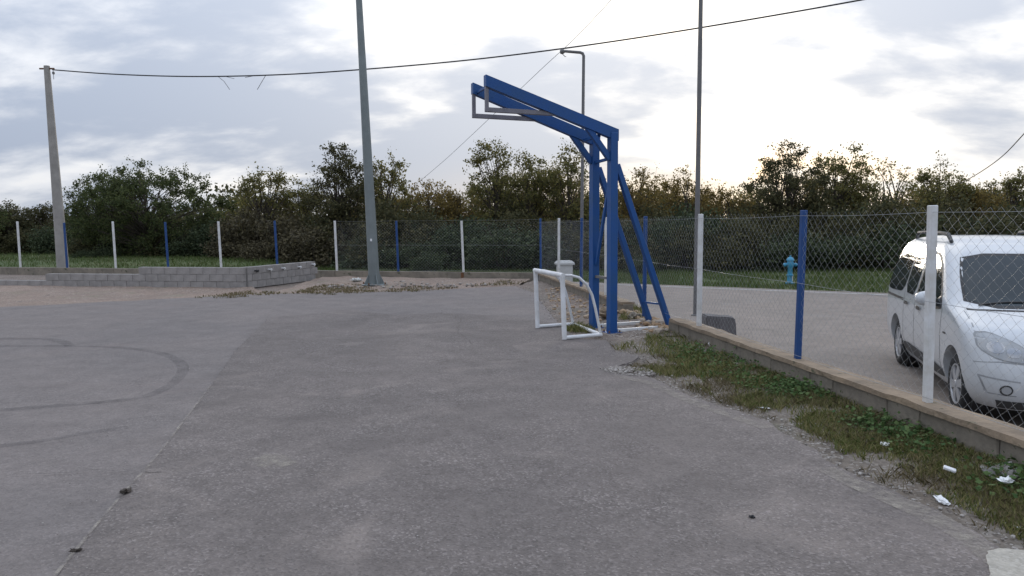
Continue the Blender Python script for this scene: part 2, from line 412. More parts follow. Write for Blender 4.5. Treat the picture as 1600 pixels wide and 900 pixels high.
sheet('concrete_patch', ragged(pc+[pc[0]], .03, .02, 2, 6)[:-1], .020, 'patch_concrete', .006)
sp_ = [G(*q) for q in [(385, 722), (415, 712), (455, 716), (470, 727), (430, 736), (395, 732)]]
sheet('worn_patch', ragged(sp_+[sp_[0]], .02, .05, 4, 7)[:-1], .0165, 'sandy_wear')

def ribbon(name, px, w, z, mat):
    pts = [G(*q) for q in px]
    # smooth with Catmull-Rom
    sm = []
    for i in range(len(pts)-1):
        p0, p1, p2, p3 = pts[max(i-1, 0)], pts[i], pts[i+1], pts[min(i+2, len(pts)-1)]
        for k in range(12):
            t = k/12; sm.append(.5*((2*p1)+(p2-p0)*t+(2*p0-5*p1+4*p2-p3)*t*t+(3*p1-p0-3*p2+p3)*t**3))
    sm.append(pts[-1]); V = []
    for i, p in enumerate(sm):
        d = (sm[min(i+1, len(sm)-1)]-sm[max(i-1, 0)]).normalized(); n = Vector((-d.y, d.x, 0))
        ww = w*(.85+.5*abs(mnoise.noise(p*1.1)))
        V += [p+n*ww/2+Vector((0, 0, z)), p-n*ww/2+Vector((0, 0, z))]
    me = raw(name, V, [[2*i, 2*i+1, 2*i+3, 2*i+2] for i in range(len(sm)-1)])
    return tag(link(name, me, mat), kind='structure')
ribbon('skid_mark', [(-60, 541), (0, 541), (110, 541), (190, 544), (245, 551), (277, 563), (286, 577), (275, 595), (250, 611), (215, 622), (120, 632), (0, 641), (-60, 646)], .14, .004, 'skid')
ribbon('skid_mark', [(-40, 530), (60, 530), (95, 534), (110, 541)], .16, .007, 'skid')
ribbon('skid_mark', [(-20, 700), (60, 690), (130, 678), (200, 668)], .10, .004, 'skid')

def crack(px, w=.009):
    P_ = ragged([G(*q) for q in px], .04, .05, px[0][0], 5); V = []
    for i, p in enumerate(P_):
        d = (P_[min(i+1, len(P_)-1)]-P_[max(i-1, 0)]).normalized(); n = Vector((-d.y, d.x, 0)); k = w*(.35+.9*abs(mnoise.noise(p*9)))*(1 if 0 < i < len(P_)-1 else .1)
        V += [p+n*k/2+Vector((0, 0, .0172)), p-n*k/2+Vector((0, 0, .0172))]
    tag(link('asphalt_crack', raw('asphalt_crack', V, [[2*i, 2*i+1, 2*i+3, 2*i+2] for i in range(len(P_)-1)]), 'crack_dirt'), kind='structure')
for px in ([(800, 551), (832, 549), (882, 550), (905, 548)], [(352, 548), (520, 533), (640, 528), (760, 531)], [(20, 637), (160, 630), (320, 613)], [(0, 748), (150, 738), (262, 742)], [(690, 486), (720, 500), (716, 520), (740, 541)]): crack(px)
ribbon('joint_wear', joint_px[4:], .022, .0185, 'sandy_wear')
ribbon('edge_wear', [(1590, 905), (1500, 838), (1430, 800), (1330, 757), (1290, 735)], .16, .0185, 'sandy_wear')
ribbon('edge_wear', [(1200, 672), (1120, 645), (1060, 622), (1010, 600), (960, 590)], .14, .0185, 'sandy_wear')
# soil banks along the walls
def bank(name, left, right, mat, hl, hr, nx=10, amp=.03, seed=0, step=.12):
    """strip of mounded soil between two polylines"""
    def resample(p, n):
        L = [0]
        for a, b in zip(p[:-1], p[1:]): L.append(L[-1]+(b-a).length)
        out = []
        for i in range(n):
            s = L[-1]*i/(n-1); k = 0
            while k < len(p)-2 and L[k+1] < s: k += 1
            out.append(p[k]+(p[k+1]-p[k])*((s-L[k])/max(1e-6, L[k+1]-L[k])))
        return out
    n = max(8, int(sum((b-a).length for a, b in zip(left[:-1], left[1:]))/step)); A = resample(left, n); B = resample(right, n)
    V = []; Fc = []
    for i in range(n):
        for j in range(nx+1):
            t = j/nx; p = A[i]+(B[i]-A[i])*t
            h = hl+(hr-hl)*t**1.3
            nz = mnoise.noise(p*2.5+Vector((seed, 0, 0)))+.5*mnoise.noise(p*8)
            edge = min(1, t*4) if j else 0
            V.append((p.x, p.y, h+amp*nz*edge))
    for i in range(n-1):
        for j in range(nx): a = i*(nx+1)+j; Fc.append([a, a+1, a+nx+2, a+nx+1])
    return tag(link(name, raw(name, V, Fc, True), mat), kind='structure')
wallin = lambda Y: Vector((P0.x-.15*(Y-P0.y)-.10, Y, 0))
k_end = 13
vl = [p.copy() for p in EDGE[:9]]+[G(968, 562), G(948, 533)]
vr = [wallin(max(2.0, p.y+.2)) for p in vl]
bank('verge', vl, vr, 'verge_soil', -.012, .035, 12, .02, 3)
bl = [p.copy() for p in EDGE[k_end:]]
br = [wallin(bl[0].y+.2)]+[wallin(p.y+.6) for p in bl[1:-1]]+[CORNER-FN*.12-LN*.12]
bank('rubble_bank', bl, br, 'dirt', -.012, .05, 12, .035, 5)
W0 = G(-240, 446); W1 = G(380, 452); W2 = G(498, 437)
bank('sand_bank', [FARE[0], FARE[1], FARE[3], FARE[4], FARE[5]], [CORNER-FN*.3-LN*.1, onfar(720)-LN*.1, onfar(590)-LN*.1, onfar(505)-LN*.1, W2], 'sand', -.012, .07, 10, .05, 8, .25)
bank('sand_bank', [FARE[5], FARE[6], FARE[8], FARE[9], FARE[10], FARE[11]], [W1+Vector((.3, -.1, 0)), G(300, 451), G(100, 448), G(0, 447), W0, W0-Vector((4, -.9, 0))], 'sand', -.012, .05, 10, .04, 9, .25)

# ------------------------------------------------------------------ boundary walls
BLK = None
def block_mesh(l, w, h, name='block', bev=.008):
    m = MB().box((0, 0, 0), (l, w, h), None, bev); return raw(name, m.V, m.F)
def rotz(d): return math.atan2(d.y, d.x)
rw = thing('boundary_wall', 'low weathered block wall with earthy cap under the nearer chain-link fence', 'wall', P0-FD*4)
mesh_b = [block_mesh(.392, .20, .33) for _ in range(3)]
for k, me in enumerate(mesh_b):
    me.materials.append(MATS['wall_concrete'])
    for v in me.vertices: v.co += Vector((random.uniform(-.006, .006), random.uniform(-.006, .006), random.uniform(-.006, .006)))
LW = (CORNER-P0).length+4
nb = int(LW/.4)
for i in range(nb):
    p = FD*(.2+.4*i)
    if i < 3 or 11.35 < (P0-FD*4+p).y < 13.6: continue
    o = link('block', mesh_b[i % 3], None, rw); o.location = (p.x+FN.x*random.uniform(-.006, .006), p.y, WT-.045-.165); o.rotation_euler = (0, 0, rotz(FD)+random.uniform(-.006, .006))
GA, GB = (11.25-P0.y)/FD.y+4, (13.75-P0.y)/FD.y+4      # stretch where the wall has crumbled
MB().bar(Vector((0, 0, -.16)), FD*LW+Vector((0, 0, -.16)), .165, .40).build('footing', 'mortar', rw)
MB().bar(Vector((0, 0, .1)), FD*GA+Vector((0, 0, .1)), .17, .18).build('mortar_core', 'mortar', rw)
MB().bar(FD*GB+Vector((0, 0, .1)), FD*LW+Vector((0, 0, .1)), .17, .18).build('mortar_core', 'mortar', rw)
def capmesh(L, w, z0, z1, seed, d, n_, amp=.012, step=.12):
    V = []; Fc = []; n = int(L/step)+1
    for i in range(n+1):
        s = L*i/n
        for (a, z) in ((-w/2, z0), (-w/2, z1), (0, z1), (w/2, z1), (w/2, z0)):
            q = Vector((s*3, a*9, z*4+seed)); k = mnoise.noise(q)+.6*mnoise.noise(q*3.1); k2 = mnoise.noise(q+Vector((9, 9, 9)))
            p = d*s+n_*(a+amp*k); V.append((p.x, p.y, z+(amp*.7*k2 if z == z1 else 0)))
    for i in range(n):
        for j in range(4): a = i*5+j; Fc.append([a, a+1, a+6, a+5])
    Fc += [[0, 1, 2, 3, 4], [n*5+4, n*5+3, n*5+2, n*5+1, n*5]]
    return raw('wall_cap', V, Fc)
link('wall_cap', capmesh(GA+.05, .25, WT-.048, WT, 4, FD, FN, .020), 'cap_concrete', rw)
link('wall_cap', capmesh(LW+.1-GB, .25, WT-.048, WT, 8, FD, FN, .020), 'cap_concrete', rw).location = FD*GB

fw = thing('boundary_wall', 'long low concrete kerb wall along the far side of the court', 'wall', CORNER)
secs = [0, .0]; prev = CORNER+LD*.12
cuts = [onfar(724), onfar(525), onfar(345), onfar(180), onfar(30), onfar(-140), onfar(-320), onfar(-520)]
for c in cuts:
    s0 = (prev-CORNER).dot(LD)+.008; s1 = (c-CORNER).dot(LD)-.008
    me = capmesh(s1-s0, .20, -.45, WT, s0, LD, LN, .006, .4)
    o = link('wall_section', me, 'wall_concrete', fw); o.location = LD*s0; prev = c

# ------------------------------------------------------------------ concrete block bench wall
bw = thing('block_wall', 'grey hollow-block wall stepping up and bending to the far fence', 'wall', W1)
bmesh3 = [block_mesh(.393, .19, .192, 'block', .007) for _ in range(3)]
for me in bmesh3:
    me.materials.append(MATS['block_concrete'])
    for v in me.vertices: v.co += Vector([random.uniform(-.003, .003) for _ in range(3)])
half = block_mesh(.193, .19, .192, 'block', .007); half.materials.append(MATS['block_concrete'])
D0 = (W0-W1).normalized(); N0 = Vector((-D0.y, D0.x, 0)); N0 = -N0 if N0.y > 0 else N0     # N0 faces the court
xs_2 = (G(66, 448)-W1).dot(D0); xs_3 = (G(220, 450)-W1).dot(D0); xend = (W0-W1).length
ZB = .0
def lay(d, nrm, s0, s1, course):
    s = s0+(.2 if course % 2 else 0)
    if course % 2:
        o = link('block', half, None, bw); q = d*(s0+.1)-nrm*.095; o.location = (q.x, q.y, ZB+.1+.2*course); o.rotation_euler = (0, 0, rotz(d))
    while s+.4 <= s1+.05:
        o = link('block', random.choice(bmesh3), None, bw); q = d*(s+.2)-nrm*(.095+random.uniform(-.004, .004))
        o.location = (q.x, q.y, ZB+.1+.2*course+random.uniform(-.002, .002)); o.rotation_euler = (0, 0, rotz(d)+random.uniform(-.008, .008)+(math.pi if random.random() < .5 else 0))
        s += .4
    return s
D1 = (W2-W1).normalized(); N1 = Vector((D1.y, -D1.x, 0)); N1 = -N1 if N1.x < 0 else N1
for c, e in ((0, xend), (1, xs_2), (2, xs_3)): lay(D0, N0, 0.0, e, c)
for c in range(3): lay(D1, N1, 0.21, (W2-W1).length, c)
mm = MB()
mm.bar(D0*.05-N0*.095+Vector((0, 0, .095)), D0*(xend-.1)-N0*.095+Vector((0, 0, .095)), .16, .19)
mm.bar(D0*.05-N0*.095+Vector((0, 0, .29)), D0*(xs_2-.3)-N0*.095+Vector((0, 0, .29)), .159, .20)
mm.bar(D0*.05-N0*.095+Vector((0, 0, .49)), D0*(xs_3-.3)-N0*.095+Vector((0, 0, .49)), .158, .20)
mm.bar(D1*.2-N1*.095+Vector((0, 0, .295)), D1*((W2-W1).length-.15)-N1*.095+Vector((0, 0, .295)), .157, .59)
mm.build('mortar_core', 'mortar', bw)
for i, (u, v) in enumerate([(398, 423), (419, 421), (440, 419), (465, 417), (487, 413)]):
    d = ray(u, v); A_ = W1+N1*.004; t = (A_-CO).dot(N1)/d.dot(N1); q = CO+d*t-W1
    m = MB(); m.lathe([(.0, .0), (.022, 0), (.022, .10), (.03, .10), (.03, .13), (.0, .13)], 10, Vector((0, 0, 1)).rotation_difference(N1).to_matrix(), q)
    m.tube([q+N1*.09, q+N1*.11+Vector((0, 0, -.05))], .014, 6)
    pf = m.build('wall_tap', 'white_paint' if i else 'car_black', bw)
    m = MB().box(q+D1*.07+Vector((0, 0, -.015)), (.006, .05, .08), Matrix.Rotation(rotz(N1), 3, 'Z')); m.build('wall_hole', 'car_black', bw)

# ------------------------------------------------------------------ fences
def post_mesh(h, w=.060):
    m = MB().box((0, 0, h/2), (w, w, h), None, .006); return m
def make_post(base, top, mat, parent, rz, name='post'):
    base, top = Vector(base), Vector(top); h = (top-base).length
    m = post_mesh(h); o = m.build(name, mat, parent)
    o.rotation_mode = 'QUATERNION'; o.rotation_quaternion = Vector((0, 0, 1)).rotation_difference((top-base).normalized()) @ Matrix.Rotation(rz, 3, 'Z').to_quaternion()
    o.location = base; return o
def chain(L, h, pw=.105, ph=.096, r=.0012, seed=0):
    """chain-link: interlocking zigzag wires in the local x-z plane"""
    nw = int(L/(pw/2)); ns = int(h/(ph/2)); z = np.arange(ns+1)*(ph/2)
    off = np.array([(r, 0, 0), (-r*.5, r*.87, 0), (-r*.5, -r*.87, 0)])
    V = []; Fc = []
    for k in range(nw):
        tgl = (np.arange(ns+1)+k) % 2
        x = (k+tgl)*(pw/2); y = np.where(tgl == 0, .003, -.003)*(1 if k % 2 else -1)
        wob = .004*np.sin(z*7+k*.3+seed)+.012*np.sin(x*2.1+z*3+seed)
        pts = np.stack([x+.3*wob, y+wob, z+.010*np.sin(x*2.7+seed)*(z/h)], 1)
        V.append((pts[:, None, :]+off[None]).reshape(-1, 3))
        b = k*(ns+1)*3
        i = np.arange(ns)
        for j in range(3):
            Fc.append(np.stack([b+i*3+j, b+i*3+(j+1) % 3, b+(i+1)*3+(j+1) % 3, b+(i+1)*3+j], 1))
    V = np.concatenate(V).astype(np.float32); Fc = np.concatenate(Fc).astype(np.int32)
    me = bpy.data.meshes.new('chain_link'); me.vertices.add(len(V)); me.vertices.foreach_set('co', V.reshape(-1))
    me.loops.add(Fc.size); me.loops.foreach_set('vertex_index', Fc.reshape(-1))
    me.polygons.add(len(Fc)); me.polygons.foreach_set('loop_start', np.arange(0, Fc.size, 4, dtype=np.int32)); me.polygons.foreach_set('loop_total', np.full(len(Fc), 4, dtype=np.int32))
    me.update(calc_edges=True); return me
def panel(a, b, parent, org, seed, r=.0012, z0=.03, z1=1.60):
    d = (b-a); L = d.length; me = chain(L-.08, z1-z0, r=r, seed=seed)
    o = link('chain_link_panel', me, 'galvanised', parent); q = a+d.normalized()*.04-org
    o.location = (q.x, q.y, WT+z0); o.rotation_euler = (0, 0, rotz(d))
def wires(pts, zs, parent, org, r):
    for z in zs:
        m = MB()
        P_ = []
        for a, b in zip(pts[:-1], pts[1:]):
            for k in range(6): t = k/6; q = a+(b-a)*t-org; P_.append(q+Vector((0, 0, WT+z-.012*math.sin(math.pi*t))))
        P_.append(pts[-1]-org+Vector((0, 0, WT+z)))
        m.tube(P_, r, 4); m.build('tension_wire', 'galvanised', parent)
rf = thing('wire_fence', 'near chain-link fence on blue and white posts between court and road', 'fence', P0)
rp = [(onright(u), lean) for u, lean in ((1458, (1455, 1462)), (1250, (1248, 1252)), (1093.5, (1095, 1092)), (1007, None), (947, None), (908, None), (873, None), (845, None))]
pts = [P0-FD*2.45]+[p for p, _ in rp]
heights = [1.59, 1.585, 1.588, 1.59, 1.59, 1.60, 1.61, 1.63, 1.65]
for i, p in enumerate(pts):
    col = 'blue_post' if i % 2 == 0 else 'white_paint'
    l = Vector((random.uniform(-.03, .03), random.uniform(-.03, .03), 0))
    if i == 1: l = Vector((-.025, 0, 0))
    o = make_post(p-P0+Vector((0, 0, WT-.02 if i != 4 else -.1)), p-P0+Vector((0, 0, WT+heights[i]))+l, col, rf, rotz(FD))
    o['label'] = ('blue' if i % 2 == 0 else 'white')+' fence post'
for i, (a, b) in enumerate(zip(pts[:-1], pts[1:])): panel(a, b, rf, P0, i*1.7)
wires([p-FN*.042 for p in pts], (.045, .82, 1.53), rf, P0, .0022)

ff = thing('wire_fence', 'far chain-link fence strung between thin posts before the dark hedge', 'fence', CORNER)
fpx = [(845, 0), (724, 1), (622, 0), (526, 1)]
fpts = [onfar(u) for u, _ in fpx]
for i, p in enumerate(fpts):
    if i == 0: continue                        # the corner post belongs to the near fence
    u, wht = fpx[i]; tx = At(u-3, 345, p.y)
    o = make_post(p-CORNER+Vector((0, 0, WT-.02)), Vector((tx.x, p.y, tx.z))-CORNER, 'white_paint' if wht else 'blue_post', ff, rotz(LD))
    o['label'] = ('white' if wht else 'blue')+' fence post'
for i, (a, b) in enumerate(zip(fpts[:-1], fpts[1:])): panel(a, b, ff, CORNER, 20+i, .0017, .03, 1.60)
wires([p-LN*.042 for p in fpts], (.05, .85, 1.62), ff, CORNER, .0024)
m = MB(); q = onfar(724)-LN*.115-CORNER; m.bar(q+Vector((0, 0, -.05)), q+Vector((0, 0, WT-.01)), .09, .025, up=LN); m.build('rust_stain_strap', 'rust', ff)

bare = [(433, 345, 'blue', 'blue bare fence post behind the bending end of the block wall'),
        (345, 346, 'white', 'white bare fence post behind the tallest part of the block wall'),
        (262, 347, 'blue', 'blue bare fence post just right of the big bushy green tree trunk line'),
        (180, 346, 'white', 'white bare fence post above the two-course part of the block wall'),
        (104, 348, 'blue', 'blue bare fence post directly beside the leaning concrete utility pole'),
        (31, 346, 'white', 'leftmost white bare fence post standing before the bright grass')]
bare[2] = (262, 347, 'blue', 'blue bare fence post between the two middle white bare posts')
for u, v, c, lab in bare:
    p = onfar(u); tx = At(u-4, v, p.y)
    o = make_post(p+Vector((0, 0, WT-.02)), Vector((tx.x, p.y, tx.z)), 'blue_post' if c == 'blue' else 'white_paint', None, rotz(LD), 'fence_post')
    tag(o, lab, 'post', 'bare posts on the far wall')

# ------------------------------------------------------------------ poles and cables
def pole(name, label, base, top, r0, r1, mat, n=12, smooth=True):
    t = thing(name, label, 'pole', base); d = Vector(top)-Vector(base)
    m = MB().tube([d*(i/6) for i in range(7)], [r0+(r1-r0)*i/6 for i in range(7)], n); m.build('shaft', mat, t, smooth, 50 if n > 8 else 20); return t, d
b0 = G(585, 445, .02); tt = At(556, -90, b0.y)
t, d = pole('light_pole', 'tall grey-green tapered steel mast standing on a bolted base plate', b0, tt, .165, .075, 'pole_steel', 8)
m = MB().box((0, 0, .012), (.62, .62, .024), None, .004); m.build('base_plate', 'pole_steel', t)
for k in range(4):
    a = k*math.pi/2+.5; c, s = math.cos(a), math.sin(a); nrm = Vector((-s, c, 0))*.009; e = Vector((c, s, 0))
    V = [e*.14+Vector((0, 0, .024)), e*.29+Vector((0, 0, .024)), e*.29+Vector((0, 0, .06)), e*.15+Vector((0, 0, .34))]
    MB().add([v-nrm for v in V]+[v+nrm for v in V], [[0, 1, 2, 3], [7, 6, 5, 4], [0, 4, 5, 1], [1, 5, 6, 2], [2, 6, 7, 3], [3, 7, 4, 0]]).build('gusset', 'pole_steel', t)
    a += math.pi/4; MB().lathe([(0, 0), (.022, 0), (.022, .05), (0, .06)], 6, None, (math.cos(a)*.36*.95, math.sin(a)*.36*.95, .02)).build('anchor_bolt', 'rust', t)
q = At(579.5, 375, b0.y-.2)-b0; MB().box(q+Vector((0, .03, 0)), (.05, .012, .07)).build('sticker', 'paper', t)

b1 = At(99, 418, onfar(98).y+.9); b1.z = ROAD-.1; tp = At(73, 103, b1.y)
t, d = pole('utility_pole', 'leaning tapered concrete utility pole carrying the long overhead cable', b1, tp, .225, .105, 'pole_concrete', 10)
MB().box(d+Vector((0, 0, -.10)), (.55, .05, .05)).build('cross_bracket', 'rust', t)
MB().lathe([(0, 0), (.03, 0), (.05, .05), (.03, .10), (0, .11)], 8, None, d+Vector((.26, -.04, -.32))).build('insulator', 'car_black', t)
cabA = At(82, 109, b1.y-.1)

b2 = G(1087, 493, ROAD); tt = At(1096, -60, b2.y)
t, d = pole('steel_pole', 'slim straight steel pole outside the fence beside the white post', b2, tt, .055, .042, 'lamp_steel', 12)
MB().lathe([(.10, 0), (.10, .02), (.06, .03)], 10).build('base_collar', 'lamp_steel', t)
b3 = G(908, 452, ROAD); tt = At(912, 82, b3.y)
t = thing('lamp_post', 'thin lamp post with short bent arm pointing left above the blue frame', 'lamp post', b3)
d = tt-b3; e = At(882, 80, b3.y)-b3
MB().tube([Vector((0, 0, 0)), d*.5, d-Vector((0, 0, .10)), d-Vector((.03, 0, .03)), d-Vector((.10, 0, 0)), e], [.055, .05, .045, .045, .042, .04], 10).build('shaft', 'lamp_steel', t, True)
MB().tube([e, e+Vector((-.06, 0, -.01)), e+Vector((-.13, 0, -.02))], [.05, .085, .055], 10).build('lamp_socket', 'lamp_steel', t, True)
MB().tube([e+Vector((-.08, 0, -.06)), e+Vector((.02, 0, -.16)), e+Vector((.05, 0, -.15))], .010, 5).build('loose_wire', 'cable', t)

def cable(name, label, px, A_, B_, r, mat):
    A_, B_ = Vector(A_), Vector(B_); n = Vector((B_.y-A_.y, -(B_.x-A_.x), 0)).normalized()
    P_ = []
    for u, v in px:
        d = ray(u, v); P_.append(CO+d*((A_-CO).dot(n)/d.dot(n)))
    sm = []
    for i in range(len(P_)-1):
        p0, p1, p2, p3 = P_[max(i-1, 0)], P_[i], P_[i+1], P_[min(i+2, len(P_)-1)]
        for k in range(8):
            t = k/8; sm.append(.5*((2*p1)+(p2-p0)*t+(2*p0-5*p1+4*p2-p3)*t*t+(3*p1-p0-3*p2+p3)*t**3))
    sm.append(P_[-1]); o = sm[0].copy(); m = MB().tube([p-o for p in sm], r, 6)
    ob = m.build(name, mat); ob.location = o; tag(ob, label, 'cable'); return ob, P_
mc, mcp = cable('overhead_cable', 'long sagging black cable from the concrete pole across the whole sky', [(82, 109), (180, 116), (300, 119.5), (430, 117), (560, 109), (730, 94), (900, 73), (1090, 44), (1345, 0), (1700, -68), (2200, -175)], cabA, At(2200, -175, 17), .021, 'cable')
for px in ([(340, 119), (350, 127), (359, 140)], [(415, 118), (409, 128), (402, 140)], [(350, 119), (366, 123)], [(383, 121), (400, 118)], [(83, 110), (84, 124)]):
    n = Vector((At(2200, -175, 17).y-cabA.y, -(At(2200, -175, 17).x-cabA.x), 0)).normalized()
    P_ = [CO+ray(*q)*((cabA-CO).dot(n)/ray(*q).dot(n))-mc.location for q in px]
    MB().tube(P_, .010, 4).build('loose_tie', 'cable_grey', mc)
cable('thin_cable', 'thin pale cable slanting down behind the blue frame into the trees', [(1010, -58), (955, 0), (900, 58), (848, 106), (790, 161), (735, 213), (695, 250), (655, 284)], At(1010, -58, 20), At(655, 284, 40), .009, 'cable_grey')
cable('sagging_cable', 'short dark cable sagging into the trees at the right edge', [(1760, 20), (1680, 120), (1600, 209), (1565, 245), (1530, 270), (1500, 287)], At(1760, 20, 16), At(1500, 287, 34), .018, 'cable')

# ------------------------------------------------------------------ basketball stand
Nc = G(956, 521, .0); Fc_ = G(928, 513, .0); ax = Vector((math.cos(R(200)), math.sin(R(200)), 0)); sp = (Fc_-Nc).length; sdv = Vector((-ax.y, ax.x, 0))
if sdv.dot(Fc_-Nc) < 0: sdv = -sdv
st = thing('basketball_stand', 'blue double-arm steel basketball stand without its backboard', 'basketball stand', (Nc+Fc_)/2)
Z = lambda z: Vector((0, 0, z))
for side in (-1, 1):
    o = sdv*(side*sp/2)
    TOPZ = 3.15 if side < 0 else 3.11
    col = MB().bar(o+Z(.02), o+Z(TOPZ-.05), .145, .12, up=ax, bev=.006); col.build('column', 'blue_paint', st)
    arm = MB(); 
    # arm: a deep rectangular section in the frame's plane, mitred at the column
    A0 = [(-.078, TOPZ), (-.078, TOPZ-.175), (2.05, 3.68), (2.05, 3.84)]
    V = [o+ax*s+Z(z)+sdv*w for w in (-.055, .055) for s, z in A0]
    arm.add(V, [[0, 1, 2, 3], [7, 6, 5, 4], [0, 4, 5, 1], [1, 5, 6, 2], [2, 6, 7, 3], [3, 7, 4, 0]]); arm.build('arm', 'blue_paint', st)
    MB().bar(o+ax*2.025+Z(3.69), o+ax*2.025+Z(3.33), .05, .05, up=ax, bev=.004).build('tip_upright', 'faded_steel', st)
    MB().bar(o+ax*2.0499+Z(3.355), o+ax*.90+Z(3.345), .06, .065, bev=.004).build('tip_rail', 'faded_steel', st)
    MB().bar(o+ax*.47+Z(3.22), o+ax*.05+Z(2.70), .075, .085, bev=.004).build('knee_brace', 'blue_paint', st)
    MB().bar(o-ax*.07+Z(2.62), o-ax*1.05+Z(.045), .085, .085, bev=.005).build('back_strut', 'blue_paint', st)
    MB().box(o+Z(.012), (.24, .24, .024), Matrix.Rotation(R(20), 3, 'Z')).build('base_plate', 'blue_paint', st)
    for bx_, by_ in ((.09, .09), (-.09, .09), (.09, -.09), (-.09, -.09)):
        MB().lathe([(.014, .02), (.014, .042), (.008, .042), (.008, .06), (0, .06)], 6, None, o+ax*bx_+sdv*by_).build('anchor_bolt', 'rust', st)
    MB().bar(o-ax*.10+Z(.04), o-ax*.86+Z(.05), .05, .05, bev=.004).build('base_rail', 'white_paint', st)
e = sp/2-.06
MB().bar(-sdv*e+ax*.20+Z(3.06), sdv*e+ax*.20+Z(3.04), .05, .04).build('cross_tie', 'blue_paint', st)
MB().bar(-sdv*e+Z(2.72), sdv*e+Z(2.70), .05, .04).build('cross_tie', 'blue_paint', st)
MB().bar(-sdv*e+ax*1.98+Z(3.70), sdv*e+ax*1.98+Z(3.70), .035, .035).build('cross_tie', 'blue_paint', st)
MB().bar(-sdv*e+Z(.86), sdv*e+Z(.86), .04, .04).build('cross_tie', 'lamp_steel', st)
MB().bar(-sdv*(e-.02)+Z(2.42), sdv*(e-.02)+Z(1.05), .04, .05).build('cross_brace', 'blue_paint', st)
MB().bar(-sdv*e-ax*.91+Z(.42), sdv*e-ax*.91+Z(.40), .03, .03).build('cross_tie', 'blue_paint', st)

pp = [(Nc+Fc_)/2+ax*a_+sdv*b_ for a_, b_ in ((.22, -.48), (.22, .5), (-.95, .52), (-1.0, -.45))]
sheet('stand_pad', ragged(pp+[pp[0]], .06, .05, 6, 4)[:-1], .017, 'dirt', .02)
# ------------------------------------------------------------------ small goal
g1, g2, g3, g4 = (G(*q, .014) for q in [(882, 531), (840, 513), (939, 526), (896, 509)])
gl = thing('goal', 'small white tubular football goal without a net beside the blue stand', 'goal', (g1+g2)/2)
o = (g1+g2)/2; H = .95; r = .037
a, b, c, e = (x-o for x in (g1, g2, g3, g4)); dn = Vector((-.03, 0, 0))
def corner_tube(p, q, rr, name): return MB().tube([p, q], rr, 12).build(name, 'white_tube', gl, True)
up = Z(H)
corner_tube(a+Z(r*.2), a+up+dn, r, 'upright'); corner_tube(b+Z(r*.2), b+up+dn, r, 'upright')
dd = (a-b).normalized(); corner_tube(b+up+dn-dd*r, a+up+dn+dd*r, r*.99, 'crossbar')
corner_tube(a+Z(.03), c+Z(.03), .03, 'ground_bar'); corner_tube(b+Z(.03), e+Z(.03), .03, 'ground_bar'); corner_tube(c+Z(.03), e+Z(.03), .028, 'rear_bar')
for f0, f1 in ((a, c), (b, e)):
    P_ = [f0+up+dn]; ctrl = [(0, .97), (.22, .965), (.42, .93), (.62, .82), (.76, .66), (.84, .48), (.92, .26), (1.0, .03)]
    P_ = [f0+(f1-f0)*s+dn*(1-s)+Z(z-.02) for s, z in ctrl]
    MB().tube(P_, .021, 10).build('back_hoop', 'white_tube', gl, True)

# ------------------------------------------------------------------ things beyond the fence
p = G(1234, 442, ROAD); hy = thing('fire_hydrant', 'bright blue standing fire hydrant on the grass across the road', 'hydrant', (p.x, p.y, ROAD-.03))
MB().lathe([(.0, 0), (.15, 0), (.15, .04), (.10, .05), (.085, .10), (.085, .26), (.11, .27), (.11, .31), (.08, .32), (.075, .52), (.105, .56), (.11, .70), (.09, .76)], 14).build('barrel', 'hydrant_blue', hy, True)
cp = MB().lathe([(.09, .76), (.125, .77), (.12, .81), (.07, .87), (.03, .885), (.03, .93), (.0, .935)], 14).build('cap', 'hydrant_blue', hy, True)
for s in (-1, 1): MB().tube([Vector((s*.06, 0, .64)), Vector((s*.16, 0, .64)), Vector((s*.16, 0, .64)), Vector((s*.21, 0, .61))], [.05, .05, .065, .06], 10).build('outlet', 'hydrant_blue', hy, True)
MB().box((.05, -.10, .18), (.03, .012, .16)).build('strap', 'box_white', hy)
p = At(882, 420, 22.6); ub = thing('utility_box', 'small pale grey utility cabinet with overhanging lid outside the fence corner', 'utility box', (p.x, p.y, ROAD-.05), R(8))
MB().box((0, 0, .40), (.44, .36, .80), None, .008).build('cabinet', 'box_white', ub)
V = [(-.27, -.23, .80), (.27, -.23, .80), (.27, .23, .80), (-.27, .23, .80), (-.27, -.23, .85), (.27, -.23, .85), (.27, .23, .85), (-.27, .23, .85), (-.20, -.16, .92), (.20, -.16, .92), (.20, .16, .92), (-.20, .16, .92)]
MB().add(V, [[3, 2, 1, 0]]+[[k+i, k+(i+1) % 4, k+4+(i+1) % 4, k+4+i] for k in (0, 4) for i in range(4)]+[[8, 9, 10, 11]]).build('lid', 'box_white', ub)
MB().box((0, -.182, .42), (.36, .006, .6)).build('door_panel', 'box_white', ub)
p = G(1126, 527, ROAD); cb = thing('concrete_block', 'squat dark concrete block lying outside the fence by the slim pole', 'concrete block', (p.x, p.y+.2, ROAD))
bm = bmesh.new(); bmesh.ops.create_cube(bm, size=1)
for v in bm.verts: v.co = Vector((v.co.x*.56, v.co.y*.42, (v.co.z+.5)*.34)); v.co.x *= 1-.12*(v.co.z > .1); v.co.z *= 1+.10*(v.co.x < 0)
bmesh.ops.bevel(bm, geom=bm.edges[:], offset=.02, segments=2, affect='EDGES'); bmesh.ops.subdivide_edges(bm, edges=bm.edges[:], cuts=2, use_grid_fill=True)
for v in bm.verts: v.co += Vector([mnoise.noise(v.co*9+Vector((k*7, 0, 0)))*.012 for k in range(3)])
me = bpy.data.meshes.new('body'); bm.to_mesh(me); bm.free(); link('body', me, 'dark_concrete', cb)

